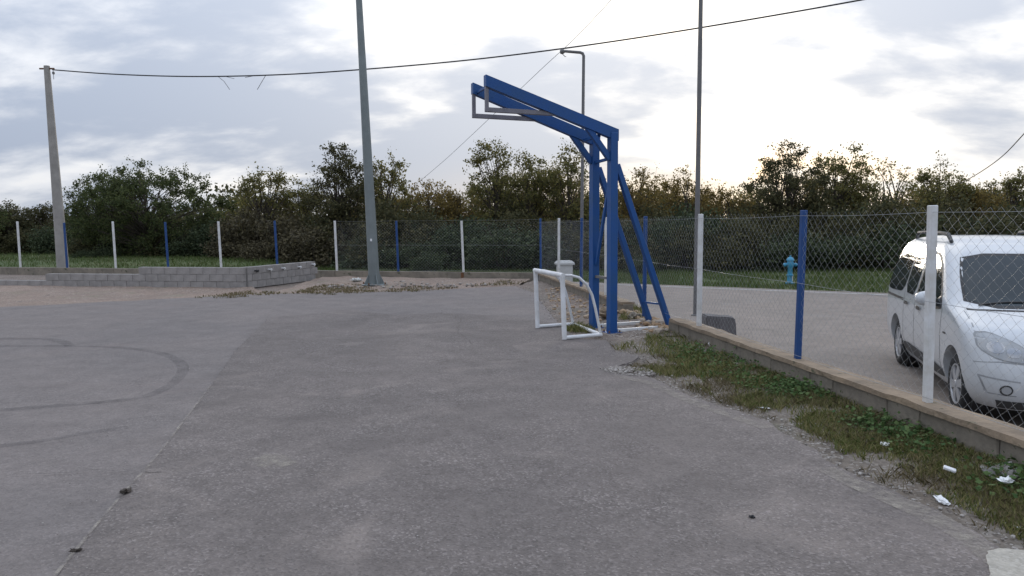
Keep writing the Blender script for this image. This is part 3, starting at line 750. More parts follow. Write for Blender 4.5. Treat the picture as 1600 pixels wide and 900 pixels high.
# ------------------------------------------------------------------ van
def make_van(X, Y, th):
    van = thing('parked_van', 'white compact van parked on the road behind the chain-link fence', 'van', (X, Y, ROAD+.003), th)
    zz = [.20, .26, .36, .48, .62, .76, .86, .93, .985, 1.03, 1.07, 1.12, 1.22, 1.34, 1.46, 1.58, 1.67, 1.73, 1.765, 1.785]
    def interp(tab, z): return float(np.interp(z, [a for a, _ in tab], [b for _, b in tab]))
    xf = [(.20, 3.46), (.26, 3.54), (.36, 3.60), (.48, 3.62), (.62, 3.60), (.76, 3.56), (.86, 3.50), (.93, 3.40), (.985, 3.24), (1.03, 3.04), (1.07, 2.84), (1.12, 2.68), (1.22, 2.53), (1.34, 2.36), (1.46, 2.18), (1.58, 1.99), (1.67, 1.82), (1.73, 1.62), (1.765, 1.35), (1.785, .95)]
    xr = [(.20, -.62), (.26, -.70), (.36, -.74), (.9, -.75), (1.1, -.735), (1.3, -.69), (1.5, -.62), (1.62, -.55), (1.70, -.46), (1.75, -.34), (1.785, -.05)]
    ww = [(.20, .76), (.26, .80), (.36, .84), (.48, .865), (.7, .875), (.9, .872), (1.05, .858), (1.12, .845), (1.3, .80), (1.5, .745), (1.62, .705), (1.70, .66), (1.745, .59), (1.785, .40)]
    rfx = [(.2, .42), (.6, .42), (.9, .42), (1.03, .36), (1.12, .32), (1.5, .25), (1.785, .3)]       # front corner length along x
    rfy = [(.2, .36), (.6, .33), (.9, .31), (1.03, .28), (1.12, .22), (1.5, .16), (1.785, .2)]       # front corner depth along y
    sec = []
    NC = 10
    for z in zz:
        a, b, w = interp(xf, z), interp(xr, z), interp(ww, z); fx, fy = interp(rfx, z), min(interp(rfy, z), w-.03); rr = .14
        half_ = []
        bow = .07 if z > 1.05 else .10
        for k in range(6): y = -(w-fy)*k/5; half_.append((a-bow*(y/w)**2*1.2, y))
        x0 = half_[-1][0]
        for k in range(1, NC+1): t = math.pi/2*k/NC; half_.append((x0-fx*(1-math.cos(t)), -(w-fy)-fy*math.sin(t)))
        xs0 = half_[-1][0]; xs1 = b+rr
        for k in range(1, 15): half_.append((xs0+(xs1-xs0)*k/14, -w))
        for k in range(1, 7): t = math.pi/2*k/6; half_.append((xs1-rr*math.sin(t), -(w-rr)-rr*math.cos(t)))
        for k in range(1, 5): half_.append((b-.0, -(w-rr)*(1-k/4)))
        sec.append([(x, y, z) for x, y in half_]+[(x, -y, z) for x, y in half_[-2:0:-1]])
    n = len(sec[0]); V = [v for s in sec for v in s]; m_ = len(sec)
    Fq = [[i*n+k, i*n+(k+1) % n, (i+1)*n+(k+1) % n, (i+1)*n+k] for i in range(m_-1) for k in range(n)]
    Fq = [f[::-1] for f in Fq]+[list(range(n)), [(m_-1)*n+k for k in range(n)][::-1]]
    me = raw('body', V, Fq); bmx = bmesh.new(); bmx.from_mesh(me); bmesh.ops.recalc_face_normals(bmx, faces=bmx.faces[:]); bvh = BVHTree.FromBMesh(bmx); bmx.to_mesh(me); bmx.free()
    me.materials.append(MATS['car_white'])
    tmp = bpy.data.objects.new('tmp_body', me); COL.objects.link(tmp); cut = []
    for x in (0, 2.81):
        for s in (-1, 1):
            c = MB().lathe([(.375, 0), (.375, .42)], 40, Matrix.Rotation(R(-90*s), 3, 'X'), (x, s*.58, .33)); co_ = c.build('tmp_cut', 'car_black')
            bmx = bmesh.new(); bmx.from_mesh(co_.data); bmesh.ops.recalc_face_normals(bmx, faces=bmx.faces[:]); bmx.to_mesh(co_.data); bmx.free(); cut.append(co_)
            md = tmp.modifiers.new('b', 'BOOLEAN'); md.operation = 'DIFFERENCE'; md.object = co_; md.solver = 'EXACT'
    dg = bpy.context.evaluated_depsgraph_get(); me2 = bpy.data.meshes.new_from_object(tmp.evaluated_get(dg)); me2.name = 'body'
    for c in cut+[tmp]: bpy.data.objects.remove(c)
    me2.shade_smooth(); me2.set_sharp_from_angle(angle=R(32)); body = link('body', me2, 'car_white', van)
    def decal(name, poly, axis, mat, off=.004, parent=van, step=.05, rnd=2):
        pl = [Vector((a, b, 0)) for a, b in poly]
        for _ in range(rnd):                     # Chaikin rounding
            q = []
            for i in range(len(pl)):
                a, b = pl[i], pl[(i+1) % len(pl)]; q += [a*.82+b*.18, a*.18+b*.82]
            pl = q
        bm = bmesh.new(); bm.faces.new([bm.verts.new(v) for v in pl])
        lo = [min(v[i] for v in pl) for i in (0, 1)]; hi = [max(v[i] for v in pl) for i in (0, 1)]
        for i in (0, 1):
            k = lo[i]+step
            while k < hi[i]:
                c = [0, 0, 0]; c[i] = k; nn_ = [0, 0, 0]; nn_[i] = 1
                bmesh.ops.bisect_plane(bm, geom=bm.verts[:]+bm.edges[:]+bm.faces[:], plane_co=c, plane_no=nn_); k += step
        bmesh.ops.triangulate(bm, faces=bm.faces[:])
        for v in bm.verts:
            if axis == 'side': org, dr = Vector((v.co.x, -3, v.co.y)), Vector((0, 1, 0))
            elif axis == 'left': org, dr = Vector((v.co.x, 3, v.co.y)), Vector((0, -1, 0))
            elif axis == 'rear': org, dr = Vector((-5, v.co.x, v.co.y)), Vector((1, 0, 0))
            else: org, dr = Vector((6, v.co.x, v.co.y)), Vector((-1, 0, 0))
            h = bvh.ray_cast(org, dr)
            v.co = (h[0]-dr*off) if h[0] is not None else org+dr*3
        bmesh.ops.recalc_face_normals(bm, faces=bm.faces[:])
        f = bm.faces[:]
        if f and sum((x.normal.dot(dr) for x in f)) > 0: bmesh.ops.reverse_faces(bm, faces=f)
        me = bpy.data.meshes.new(name); bm.to_mesh(me); bm.free(); me.shade_smooth()
        return link(name, me, mat, parent)
    for s in ('side', 'left'):
        decal('side_window', [(-.60, 1.08), (-.55, 1.40), (-.44, 1.57), (.0, 1.62), (.43, 1.62), (.43, 1.05), (-.30, 1.02), (-.54, 1.03)], s, 'car_glass')
        decal('side_window', [(.49, 1.62), (1.03, 1.62), (1.03, 1.05), (.49, 1.05)], s, 'car_glass', rnd=1)
        decal('front_door_window', [(1.15, 1.59), (1.58, 1.57), (1.86, 1.43), (2.20, 1.12), (2.24, 1.03), (1.15, 1.02)], s, 'car_glass', rnd=1)
        decal('window_trim', [(1.11, 1.62), (1.60, 1.60), (1.90, 1.45), (2.27, 1.11), (2.31, 1.00), (1.11, .99)], s, 'car_black', .0025, rnd=1)
        for xs_ in ((.46, .26, 1.60), (1.08, .26, 1.62), (2.33, .30, 1.03)):
            x, z0, z1 = xs_; decal('door_seam', [(x-.005, z0), (x+.005, z0), (x+.005, z1), (x-.005, z1)], s, 'car_black', .0015, rnd=0, step=.04)
        decal('sliding_rail', [(-.66, .93), (.42, .93), (.42, .965), (-.66, .965)], s, 'car_black', .003, rnd=0)
        decal('sill_trim', [(.42, .27), (2.38, .27), (2.38, .40), (.42, .42)], s, 'car_trim', .006, rnd=1)
        for x in (.55, 1.22):
            h = decal('door_handle', [(x, .90), (x+.19, .90), (x+.19, .945), (x, .945)], s, 'car_black', .018, rnd=1, step=.03)
        decal('fuel_flap', [(2.44, .78), (2.56, .78), (2.56, .80), (2.44, .80)], s, 'car_trim', .004, rnd=1)
    sg = [(-1, 'side'), (1, 'left')]
    decal('windshield', [(-.71, 1.10), (.71, 1.10), (.66, 1.38), (.58, 1.585), (-.58, 1.585), (-.66, 1.38)], 'front', 'windshield_glass', .005, rnd=1)
    decal('windshield_seal', [(-.735, 1.085), (.735, 1.085), (.685, 1.38), (.60, 1.61), (-.60, 1.61), (-.685, 1.38)], 'front', 'car_black', .0025, rnd=1)
    for s, nm in ((-1, 'r'), (1, 'l')):
        P_ = [(s*.80, .90), (s*.70, .915), (s*.52, .84), (s*.38, .735), (s*.44, .665), (s*.66, .69), (s*.79, .77)]
        hl = decal('headlight', P_, 'front', 'lamp_lens', .006, rnd=1, step=.03)
        for cx_, cz_, k_ in ((s*.545, .755, .048), (s*.675, .795, .055)):
            decal('reflector', [(cx_+k_*1.25*math.cos(t*.628), cz_+k_*math.sin(t*.628)) for t in range(10)], 'front', 'lamp_chrome', .009, hl, .03)
        decal('headlight_rim', [(a*1.0+(a-s*.6)*.06, b+(b-.79)*.10) for a, b in P_], 'front', 'car_seam', .003, rnd=1, step=.03)
        c0 = (s*.60, .41); decal('fog_lamp_bezel', [(c0[0]+.052*math.cos(t*.628), c0[1]+.052*math.sin(t*.628)) for t in range(10)], 'front', 'car_trim', .004, step=.03)
        fl = decal('fog_lamp', [(c0[0]+.038*math.cos(t*.628), c0[1]+.038*math.sin(t*.628)) for t in range(10)], 'front', 'lamp_lens', .010, step=.03)
    for s in (-1, 1):
        decal('bumper_recess', [(s*.50, .50), (s*.80, .53), (s*.80, .515), (s*.74, .36), (s*.52, .355), (s*.52, .365), (s*.73, .37), (s*.785, .512), (s*.50, .488)], 'front', 'car_seam', .003, rnd=0, step=.03)
        decal('hood_shut_line', [(s*.80, .915), (s*.77, 1.06), (s*.762, 1.06), (s*.790, .915)], 'front', 'car_seam', .002, rnd=0, step=.03)
        decal('bumper_seam', [(s*.36, .655), (s*.66, .672), (s*.84, .64), (s*.84, .632), (s*.66, .663), (s*.36, .646)], 'front', 'car_seam', .002, rnd=0, step=.03)
    decal('front_lip', [(-.66, .30), (.66, .30), (.62, .21), (-.62, .21)], 'front', 'car_trim', .005, rnd=0)
    for a, b in ((-.62, .02), (.05, .62)):
        pv = [bvh.ray_cast(Vector((6, a+(b-a)*t, 1.105+.035*math.sin(t*2.6))), Vector((-1, 0, 0)))[0] for t in (0, .2, .4, .6, .8, 1)]
        MB().tube([p+Vector((.018, 0, .006)) for p in pv], .009, 5).build('wiper', 'car_black', van)
    decal('grille', [(-.37, .76), (.37, .76), (.33, .62), (-.33, .62)], 'front', 'car_black', .006, rnd=1)
    decal('lower_intake', [(-.46, .47), (.46, .47), (.40, .30), (-.40, .30)], 'front', 'car_black', .006, rnd=1)
    decal('hood_seam', [(-.74, 1.065), (.74, 1.065), (.74, 1.078), (-.74, 1.078)], 'front', 'car_black', .003, rnd=0)
    decal('rear_window', [(-.58, 1.1), (.58, 1.1), (.52, 1.55), (-.52, 1.55)], 'rear', 'car_glass', .005, rnd=1)
    for s in (-1, 1):
        decal('tail_light', [(s*.72, .95), (s*.80, .95), (s*.76, 1.35), (s*.70, 1.35)], 'rear', 'rust', .006, rnd=1)
        # roof rails
        rl = MB(); yy = s*.60
        rl.tube([(-.22, yy, 1.74), (-.12, yy, 1.815), (.3, yy, 1.83), (1.0, yy, 1.83), (1.36, yy, 1.815), (1.52, yy*1.0, 1.73)], [.022, .024, .02, .02, .026, .022], 8); rl.build('roof_rail', 'car_trim', van, True)
        # mirror
        y = s*.93; mm_ = MB(); bm = bmesh.new(); bmesh.ops.create_icosphere(bm, subdivisions=2, radius=1)
        V = [Vector((2.06+v.co.x*.075, y+s*.04+v.co.y*.115, 1.11+v.co.z*.085)) for v in bm.verts]; bm.verts.index_update(); Fx = [[v.index for v in f.verts] for f in bm.faces]; bm.free()
        mr = mm_.add(V, Fx).build('wing_mirror', 'car_white', van, True, 80)
        MB().bar((2.08, s*.80, 1.05), (2.07, s*.93, 1.08), .05, .05).build('mirror_arm', 'car_black', mr)
        for x in (0, 2.81):
            Mx = Matrix.Rotation(R(-90*s), 3, 'X'); c = (x, s*.64, .31)
            wh = MB().lathe([(.20, -.01), (.285, .0), (.305, .03), (.31, .09), (.305, .16), (.288, .185), (.24, .195), (.205, .185), (.20, .16), (.20, -.01)], 36, Mx, c).build('wheel', 'tyre', van, True, 50)
            MB().lathe([(0, .10), (.19, .10), (.198, .135), (.2, .17), (.205, .17)], 30, Mx, c).build('rim_dish', 'car_black', wh, True)
            hb = MB(); hb.lathe([(.045, .15), (.045, .186), (.03, .195), (0, .195)], 14, Mx, c); hb.lathe([(.185, .165), (.19, .185), (.206, .187), (.208, .165)], 36, Mx, c)
            for k in range(6):
                a0 = k*math.pi/3+.2
                for da in (-.13, .13):
                    p0 = Vector((.035*math.cos(a0+da*2), .035*math.sin(a0+da*2), .180)); p1 = Vector((.19*math.cos(a0+da), .19*math.sin(a0+da), .172))
                    t_ = MB().bar(p0, p1, .046, .018); hb.add([Mx @ v+Vector(c) for v in t_.V], t_.F)
            hb.build('hubcap', 'hubcap', wh)
            MB().lathe([(.372, 0), (.372, .16)], 32, Mx, (x, s*.60, .33)).build('wheel_arch_liner', 'car_black', van)
    MB().box((1.4, 0, .235), (3.7, 1.25, .12)).build('underbody', 'car_black', van)
    return van
make_van(6.282-.293*.2-.07, 10.07-.956*.2, 4.415)

# ------------------------------------------------------------------ vegetation
def leafquads(C, size, aspect=.6, rnd=rng, flat=0.0):
    n = len(C); d = rnd.normal(size=(n, 3)); d /= np.linalg.norm(d, axis=1)[:, None]
    e = rnd.normal(size=(n, 3)); e[:, 2] *= (1-flat); d[:, 2] *= (1-flat)
    e -= d*np.sum(d*e, 1)[:, None]/np.maximum(np.sum(d*d, 1)[:, None], 1e-6); e /= np.linalg.norm(e, axis=1)[:, None]+1e-9
    s = size*rnd.uniform(.6, 1.4, size=(n, 1))
    return np.stack([C-d*s*.5, C+e*s*aspect*.5, C+d*s*.5, C-e*s*aspect*.5], 1)
def tree(name, label, u, vtop, wpx, Y, kind, seed, sparse=1.0, lo=.28, bare=False, group='trees beyond the fence'):
    r_ = np.random.default_rng(seed); rr = random.Random(seed)
    p = At(u, 400, Y); gz = ROAD-.08; top = At(u, vtop, Y); H = top.z-gz; Rx = wpx/F*Y/2
    t = thing(name, label, 'tree', (p.x, p.y, gz), 0, group)
    m = MB(); trunks = rr.choice([1, 2, 2, 3]); stems = []
    for k in range(trunks):
        a = rr.uniform(0, 6.28); ln_ = rr.uniform(.1, .35)*Rx*(1 if trunks > 1 else .3)
        P_ = [Vector((math.cos(a)*(.08+ln_*s)+rr.uniform(-.08, .08)*s, math.sin(a)*(.08+ln_*s), H*.86*s)) for s in (0, .2, .4, .6, .8, 1)]
        rad = .022*H/math.sqrt(trunks); m.tube(P_, [rad*1.3, rad, rad*.8, rad*.55, rad*.32, rad*.12], 7); stems.append(P_)
    nc = int(68*max(.6, Rx/2)*(1.1 if not bare else .9)); tw = []; C = []
    for k in range(nc):
        while True:
            x, y, z = r_.uniform(-1, 1, 3)
            if x*x+y*y+z*z < 1 and (x*x+y*y+z*z) > .10: break
        zc = lo*H+(1-lo)*H*(z*.5+.5); wz = 1-.25*max(0, z)
        c = Vector((x*Rx*wz, y*Rx*.8*wz, zc)); stm = rr.choice(stems); f = min(.95, max(.12, (zc/H)*rr.uniform(.45, .8)))
        i = min(4, int(f*5)); a = stm[i].lerp(stm[i+1], f*5-i); mid = a.lerp(c, .5)+Vector((rr.uniform(-.2, .2), rr.uniform(-.2, .2), rr.uniform(.0, .3)))
        m.tube([a, a.lerp(mid, .6), mid, mid.lerp(c, .6)+Vector((0, 0, .05)), c], [.036, .030, .024, .017, .008], 4, False)
        for q in range(rr.randint(5, 8)):
            dv = Vector(r_.normal(size=3)); dv.z = dv.z*.7+.35; dv.normalize(); L_ = rr.uniform(.25, .75)
            e = c+dv*L_; m.tube([c, c.lerp(e, .5)+Vector((0, 0, rr.uniform(-.04, .06))), e], [.008, .006, .003], 3, False); tw.append((c, e))
            if bare and rr.random() < .55: continue
            nl = int(rr.uniform(11, 24)*sparse); tt_ = r_.uniform(.1, 1.1, (nl, 1)); C.append(np.array(c)[None]*(1-tt_)+np.array(e)[None]*tt_+r_.normal(scale=.085, size=(nl, 3)))
    m.build('trunk', 'bark', t)
    C = np.concatenate(C); C = C[C[:, 2] > .15]
    link('crown', quads('crown', leafquads(C, .115, .62, r_)), kind, t); return t
TR = [('green_tree', 'broad bushy green tree behind the left bare posts, the widest at left', 240, 254, 225, 41, 'leaf_green', 1.7, .08, False),
 ('green_tree', 'green tree with thin upper sprays just right of the concrete pole', 160, 272, 110, 43, 'leaf_green', 1.3, .12, False),
 ('low_tree', 'low dark tree at the far left edge of the skyline', 18, 322, 120, 50, 'leaf_dark', 1.6, .1, False),
 ('low_tree', 'low dark tree just left of the concrete pole', 78, 326, 90, 50, 'leaf_dark', 1.4, .1, False),
 ('low_tree', 'low leafy tree in the dip right of the widest green tree', 345, 326, 90, 46, 'leaf_green', 1.2, .1, False),
 ('olive_tree', 'sparse spiky olive-toned tree above the bend of the block wall', 418, 266, 95, 40, 'leaf_olive', .75, .3, False),
 ('olive_tree', 'short thin olive-toned tree left of the tall dark oak', 470, 286, 80, 41, 'leaf_olive', .8, .25, False),
 ('oak_tree', 'tall dark-leaved oak just left of the steel mast', 540, 229, 105, 37, 'leaf_dark', 1.1, .3, False),
 ('oak_tree', 'dark-leaved oak with crown directly behind the steel mast', 602, 246, 90, 38, 'leaf_olive', .9, .3, False),
 ('thin_tree', 'sparse yellowish tree right of the steel mast under the thin cable', 668, 284, 90, 40, 'leaf_autumn', .7, .25, False),
 ('thin_tree', 'short yellowish tree left of the tall oaks behind the goal', 718, 294, 70, 41, 'leaf_autumn', .8, .25, False),
 ('oak_tree', 'tall loose oak with a narrow spire below the far arm tip', 772, 222, 70, 37, 'leaf_olive', .85, .3, False),
 ('oak_tree', 'rounded olive oak under the middle of the blue arms', 830, 238, 90, 38, 'leaf_olive', 1.1, .25, False),
 ('oak_tree', 'oak whose crown sits behind the bent lamp post', 892, 230, 80, 37, 'leaf_olive', .95, .28, False),
 ('yellow_tree', 'yellow-leaved tree right behind the blue back struts', 998, 266, 90, 38, 'leaf_autumn', .8, .28, False),
 ('yellow_tree', 'yellow-leaved tree behind the slim steel pole', 1072, 262, 75, 39, 'leaf_autumn', .75, .3, False),
 ('low_tree', 'low brownish tree in the dip right of the slim steel pole', 1132, 290, 80, 40, 'leaf_autumn', .8, .2, False),
 ('oak_tree', 'large dark oak above the blue hydrant', 1228, 226, 110, 36.5, 'leaf_dark', 1.15, .28, False),
 ('oak_tree', 'dark oak standing right beside the large one above the hydrant', 1312, 226, 85, 37, 'leaf_olive', .95, .28, False),
 ('bare_tree', 'half-bare tree with reaching twigs left of the van roof', 1378, 256, 95, 37, 'leaf_olive', .7, .3, True),
 ('thin_tree', 'sparse tree above the white post in front of the van', 1466, 254, 80, 39, 'leaf_olive', .85, .3, False),
 ('low_tree', 'low brown tree where the sagging cable meets the skyline', 1520, 292, 70, 39, 'leaf_autumn', .9, .2, False),
 ('thin_tree', 'small tree at the right edge above the van roof', 1578, 266, 75, 40, 'leaf_olive', .9, .3, False),
 ('oak_tree', 'oak cut off by the right edge of the picture', 1668, 250, 110, 38, 'leaf_olive', 1.0, .28, False),
 ('green_tree', 'green tree cut off by the left edge of the picture', -70, 290, 130, 45, 'leaf_green', 1.4, .12, False)]
TR += [('understorey_tree', 'short filler tree in the skyline '+w, u, v, wd, Y, k, sz, .12, False) for u, v, wd, Y, k, sz, w in (
 (385, 306, 80, 43, 'leaf_olive', 1.0, 'left of the spiky olive-toned tree'), (505, 296, 90, 42, 'leaf_olive', 1.0, 'below the left side of the tall dark oak'),
 (575, 290, 90, 42, 'leaf_autumn', 1.0, 'just left of the steel mast behind the oaks'), (640, 298, 90, 43, 'leaf_olive', 1.0, 'between steel mast and thin cable end'),
 (700, 306, 90, 44, 'leaf_autumn', .9, 'below the thin cable end'), (755, 286, 80, 43, 'leaf_olive', 1.0, 'left of the tall loose spire oak'),
 (800, 272, 100, 42, 'leaf_olive', 1.1, 'behind the gap left of the rounded olive oak'), (865, 268, 100, 42, 'leaf_autumn', 1.0, 'between rounded oak and lamp post'),
 (940, 284, 100, 43, 'leaf_olive', 1.0, 'behind the two blue columns'), (1035, 298, 90, 43, 'leaf_olive', 1.0, 'between the two yellow-leaved trees'),
 (1105, 304, 90, 43, 'leaf_autumn', .9, 'just right of the slim steel pole'), (1180, 292, 90, 42, 'leaf_olive', 1.0, 'at the left foot of the large hydrant oak'),
 (1268, 270, 100, 42, 'leaf_autumn', 1.0, 'in the gap between the two dark oaks'), (1345, 286, 90, 42, 'leaf_olive', 1.0, 'behind the half-bare tree on its left'),
 (1420, 300, 90, 42, 'leaf_autumn', .9, 'behind the half-bare tree on its right'), (1500, 304, 90, 43, 'leaf_olive', 1.0, 'right of the white post beside the van'),
 (1555, 300, 90, 42, 'leaf_olive', 1.0, 'above the middle of the van roof'))]
for i, (nm, lab, u, vt, wp, Y, k, spz, lo_, br_) in enumerate(TR): tree(nm, lab, u, vt, wp*(1.22 if u > 650 else 1.08), Y, k, 100+i, spz, lo_*.9, br_)

# understorey bushes: four shapes, each bush its own object
def bush_mesh(seed, n, H, Rw):
    r_ = np.random.default_rng(seed); C = []
    for k in range(26):
        a = r_.uniform(0, 6.28); q = Rw*math.sqrt(r_.uniform(0, 1)); h = r_.uniform(.12, .95)*H*(1-.35*(q/Rw)**2)
        C.append(np.array([q*math.cos(a), q*.8*math.sin(a), h])+r_.normal(scale=(.30, .28, .24), size=(n//26, 3)))
    C = np.concatenate(C); C = C[C[:, 2] > .02]
    mb = MB()
    for k in range(9):
        a = r_.uniform(0, 6.28); q = r_.uniform(.2, .9)*Rw; hh = r_.uniform(.6, 1.0)*H
        mb.tube([Vector((.1*math.cos(a), .1*math.sin(a), 0)), Vector((q*.5*math.cos(a), q*.5*math.sin(a), hh*.55)), Vector((q*math.cos(a), q*math.sin(a), hh))], [.03, .018, .006], 4)
    return quads('foliage', leafquads(C, .13, .65, r_)), raw('stem', mb.V, mb.F)
BM = [bush_mesh(50+i, 5200, 2.45, 1.5) for i in range(4)]; BMATS = ['leaf_bush', 'leaf_dark', 'leaf_bush', 'leaf_brown']
for (me, st_), k in zip(BM, BMATS): me.materials.append(MATS[k]); st_.materials.append(MATS['bark'])
def bush(u, Y, sc, k, hs, label):
    p = At(u, 400, Y); t = thing('bush', label, 'bush', (p.x, p.y, ROAD-.12), 0, 'bushes in the hedge')
    t.scale = (sc, sc, sc*hs); t.rotation_euler = (0, 0, random.uniform(0, 6.28))
    link('foliage', BM[k][0], None, t); link('stem', BM[k][1], None, t)
def hedgeY(u): return float(np.interp(u, [-200, 0, 100, 200, 350, 500, 700, 900, 1200, 1700], [52, 49, 46, 42, 38, 34.5, 33, 32, 31, 30]))
for row, (dY, hs) in enumerate(((0.6, .72), (2.0, .98), (4.2, 1.08))):
    u = -160+row*25
    while u < 1760:
        Y = hedgeY(u)+dY+random.uniform(-.5, .5); k = random.choice([0, 1, 1, 2]) if not (350 < u < 500 and row < 2) else 3
        bush(u, Y, random.uniform(.9, 1.15), k, hs*random.uniform(.88, 1.1), 'dark tangled bush in the %s row of the hedge, %s' % (('front', 'middle', 'rear')[row], next(w for lim, w in ((100, 'near the concrete pole'), (250, 'under the wide green tree'), (420, 'behind the block wall'), (600, 'around the steel mast'), (760, 'behind the far chain-link panel'), (930, 'behind the goal'), (1090, 'behind the blue struts'), (1250, 'behind the hydrant'), (1400, 'left of the van'), (9999, 'behind the van')) if u < lim)) if k != 3 else 'reddish-brown thorny bush behind the block wall bend')
        u += 1150*2.1/Y*random.uniform(.85, 1.15)
for u, Y, s in ((128, 40, .45), (160, 40, .5), (218, 40.5, .42), (665, 31.5, .45), (1000, 29.5, .4)):
    bush(u, Y, s, 0, .9, 'small round bush standing out in front of the hedge')
def woodland():
    n = 60000; x = rng.uniform(-75, 75, n); y = rng.uniform(58, 66, n)
    h = 3.3+1.0*np.sin(x*.21)+.7*np.sin(x*.53+1)+.5*np.sin(x*1.3); z = ROAD+h*rng.uniform(0, 1, n)**.8
    return tag(link('far_woodland', quads('far_woodland', leafquads(np.stack([x, y, z], 1), .34, .7)), 'leaf_dark'), 'distant low woodland filling the skyline behind the trees', 'woodland', kind='stuff')
woodland()

# grass ------------------------------------------------------------------
def blades(name, P_, hgt, wid, mat, label, lean=.5, rnd=rng):
    P_ = np.asarray(P_); n = len(P_); a = rnd.uniform(0, 6.283, n); h = hgt*rnd.uniform(.45, 1.4, n); w = wid*rnd.uniform(.7, 1.3, n)
    dx, dy = np.cos(a), np.sin(a); b = rnd.uniform(0, 6.283, n); l = h*lean*rnd.uniform(.2, 1.3, n); lx, ly = np.cos(b)*l, np.sin(b)*l
    Z0 = np.zeros(n); base = P_
    q = [np.stack([-dx*w/2, -dy*w/2, Z0], 1), np.stack([dx*w/2, dy*w/2, Z0], 1), np.stack([dx*w*.35+lx*.4, dy*w*.35+ly*.4, h*.6], 1), np.stack([lx, ly, h*.95], 1), np.stack([-dx*w*.35+lx*.4, -dy*w*.35+ly*.4, h*.6], 1)]
    return tag(link(name, quads(name, np.stack([base+k for k in q], 1)), mat), label, 'grass', kind='stuff')
def verge_pts(n, f0, f1, y0, y1, clump, thr, seed):
    """points between asphalt edge (0) and wall (1), clumped by noise"""
    out = []; tries = 0; ex = sorted([(p.y, p.x) for p in EDGE[:12]]); ey = [a for a, _ in ex]; exx = [b for _, b in ex]
    rr = random.Random(seed)
    while len(out) < n and tries < n*12:
        tries += 1; Y = rr.uniform(y0, y1); x0 = float(np.interp(Y, ey, exx)); x1 = wallin(Y).x; t = rr.uniform(f0, f1)
        x = x0+(x1-x0)*t; k = mnoise.noise(Vector((x*clump, Y*clump, seed)))+.4*mnoise.noise(Vector((x*clump*4, Y*clump*4, seed)))
        if k+rr.uniform(-.25, .25) < thr+(.35*(1-t) if t < .35 else 0): continue
        out.append((x, Y, -.012+.045*t**1.3-.01))
    return out
blades('verge_grass', verge_pts(25000, .18, 1.0, 3.0, 9.4, 2.1, -.16, 1), .058, .006, 'grass_green', 'green grass growing along the foot of the block wall', .8)
blades('dry_grass', verge_pts(16000, .08, .95, 3.0, 9.4, 1.8, -.12, 2), .055, .005, 'grass_dry', 'dry yellowed grass along the asphalt edge', 1.1)
def patch(n, px, z=0.0, sd_=0):
    P_ = [G(*q) for q in px]; xs_ = [p.x for p in P_]; ys_ = [p.y for p in P_]; out = []; rr = random.Random(sd_)
    def inside(x, y):
        c = False
        for i in range(len(P_)):
            a, b = P_[i], P_[i-1]
            if (a.y > y) != (b.y > y) and x < (b.x-a.x)*(y-a.y)/(b.y-a.y)+a.x: c = not c
        return c
    g = 0
    while len(out) < n and g < n*30:
        g += 1; x = rr.uniform(min(xs_), max(xs_)); y = rr.uniform(min(ys_), max(ys_))
        if inside(x, y) and mnoise.noise(Vector((x*2.5, y*2.5, sd_)))+rr.uniform(-.3, .3) > -.15: out.append((x, y, z))
    return out
tuft = patch(2600, [(960, 548), (1010, 530), (1060, 515), (1110, 540), (1150, 575), (1100, 600), (1040, 560)], .01, 3)+patch(900, [(880, 518), (905, 508), (930, 518), (900, 526)], .0, 4)+patch(1300, [(965, 505), (985, 480), (1010, 490), (1015, 505)], .03, 6)
blades('stand_grass', tuft, .085, .008, 'grass_green', 'green tufts growing round the feet of the blue stand and goal', .8)
ft = patch(1500, [(450, 459), (500, 446), (560, 445), (600, 456), (520, 461)], .0, 7)+patch(500, [(590, 456), (650, 447), (720, 450), (640, 457)], .0, 8)+patch(500, [(300, 466), (400, 454), (450, 459), (360, 466)], .0, 9)+patch(600, [(730, 449), (790, 436), (845, 438), (800, 447)], .02, 11)
blades('far_tufts', ft, .05, .022, 'grass_dry', 'scrubby dry grass patches along the far edge of the asphalt', .9)
fg = []
while len(fg) < 42000:
    u = random.uniform(-150, 1750); Y0 = 27.5 if u < 850 else float(np.interp(u, [850, 1100, 1390, 1750], [25.6, 23.2, 20.9, 18.6]))
    Y = random.uniform(Y0, hedgeY(u)+.5)
    p = At(u, 400, Y)
    if Y < onfar(u).y+.5 and u < 845: continue
    if mnoise.noise(Vector((p.x*.5, p.y*.5, 3)))+random.uniform(-.4, .4) > -.2: fg.append((p.x, p.y, ROAD-.07+terr(p.x, p.y)))
blades('meadow_grass', fg, .15, .028, 'far_grass', 'rough green grass strip between the fences and the hedge', .7)
def weeds():
    C = []; rr = random.Random(5); r_ = np.random.default_rng(5)
    pts_ = verge_pts(230, .62, 1.0, 3.2, 7.6, 1.3, -.05, 12)+verge_pts(60, .5, .95, 7.6, 10.0, 1.5, .05, 13)
    for x, y, z in pts_:
        n = rr.randint(14, 26); s = rr.uniform(.05, .13)
        q = r_.normal(size=(n, 3))*np.array([s, s, s*.45]); q[:, 2] = np.abs(q[:, 2])+.02; C.append(q+np.array([x, y, z]))
    C = np.concatenate(C)
    tag(link('broadleaf_weeds', quads('broadleaf_weeds', leafquads(C, .040, .75, r_, .55)), 'weed_leaf'), 'dark broadleaf weeds crowding the inner face of the low wall', 'weeds', kind='stuff')
weeds()
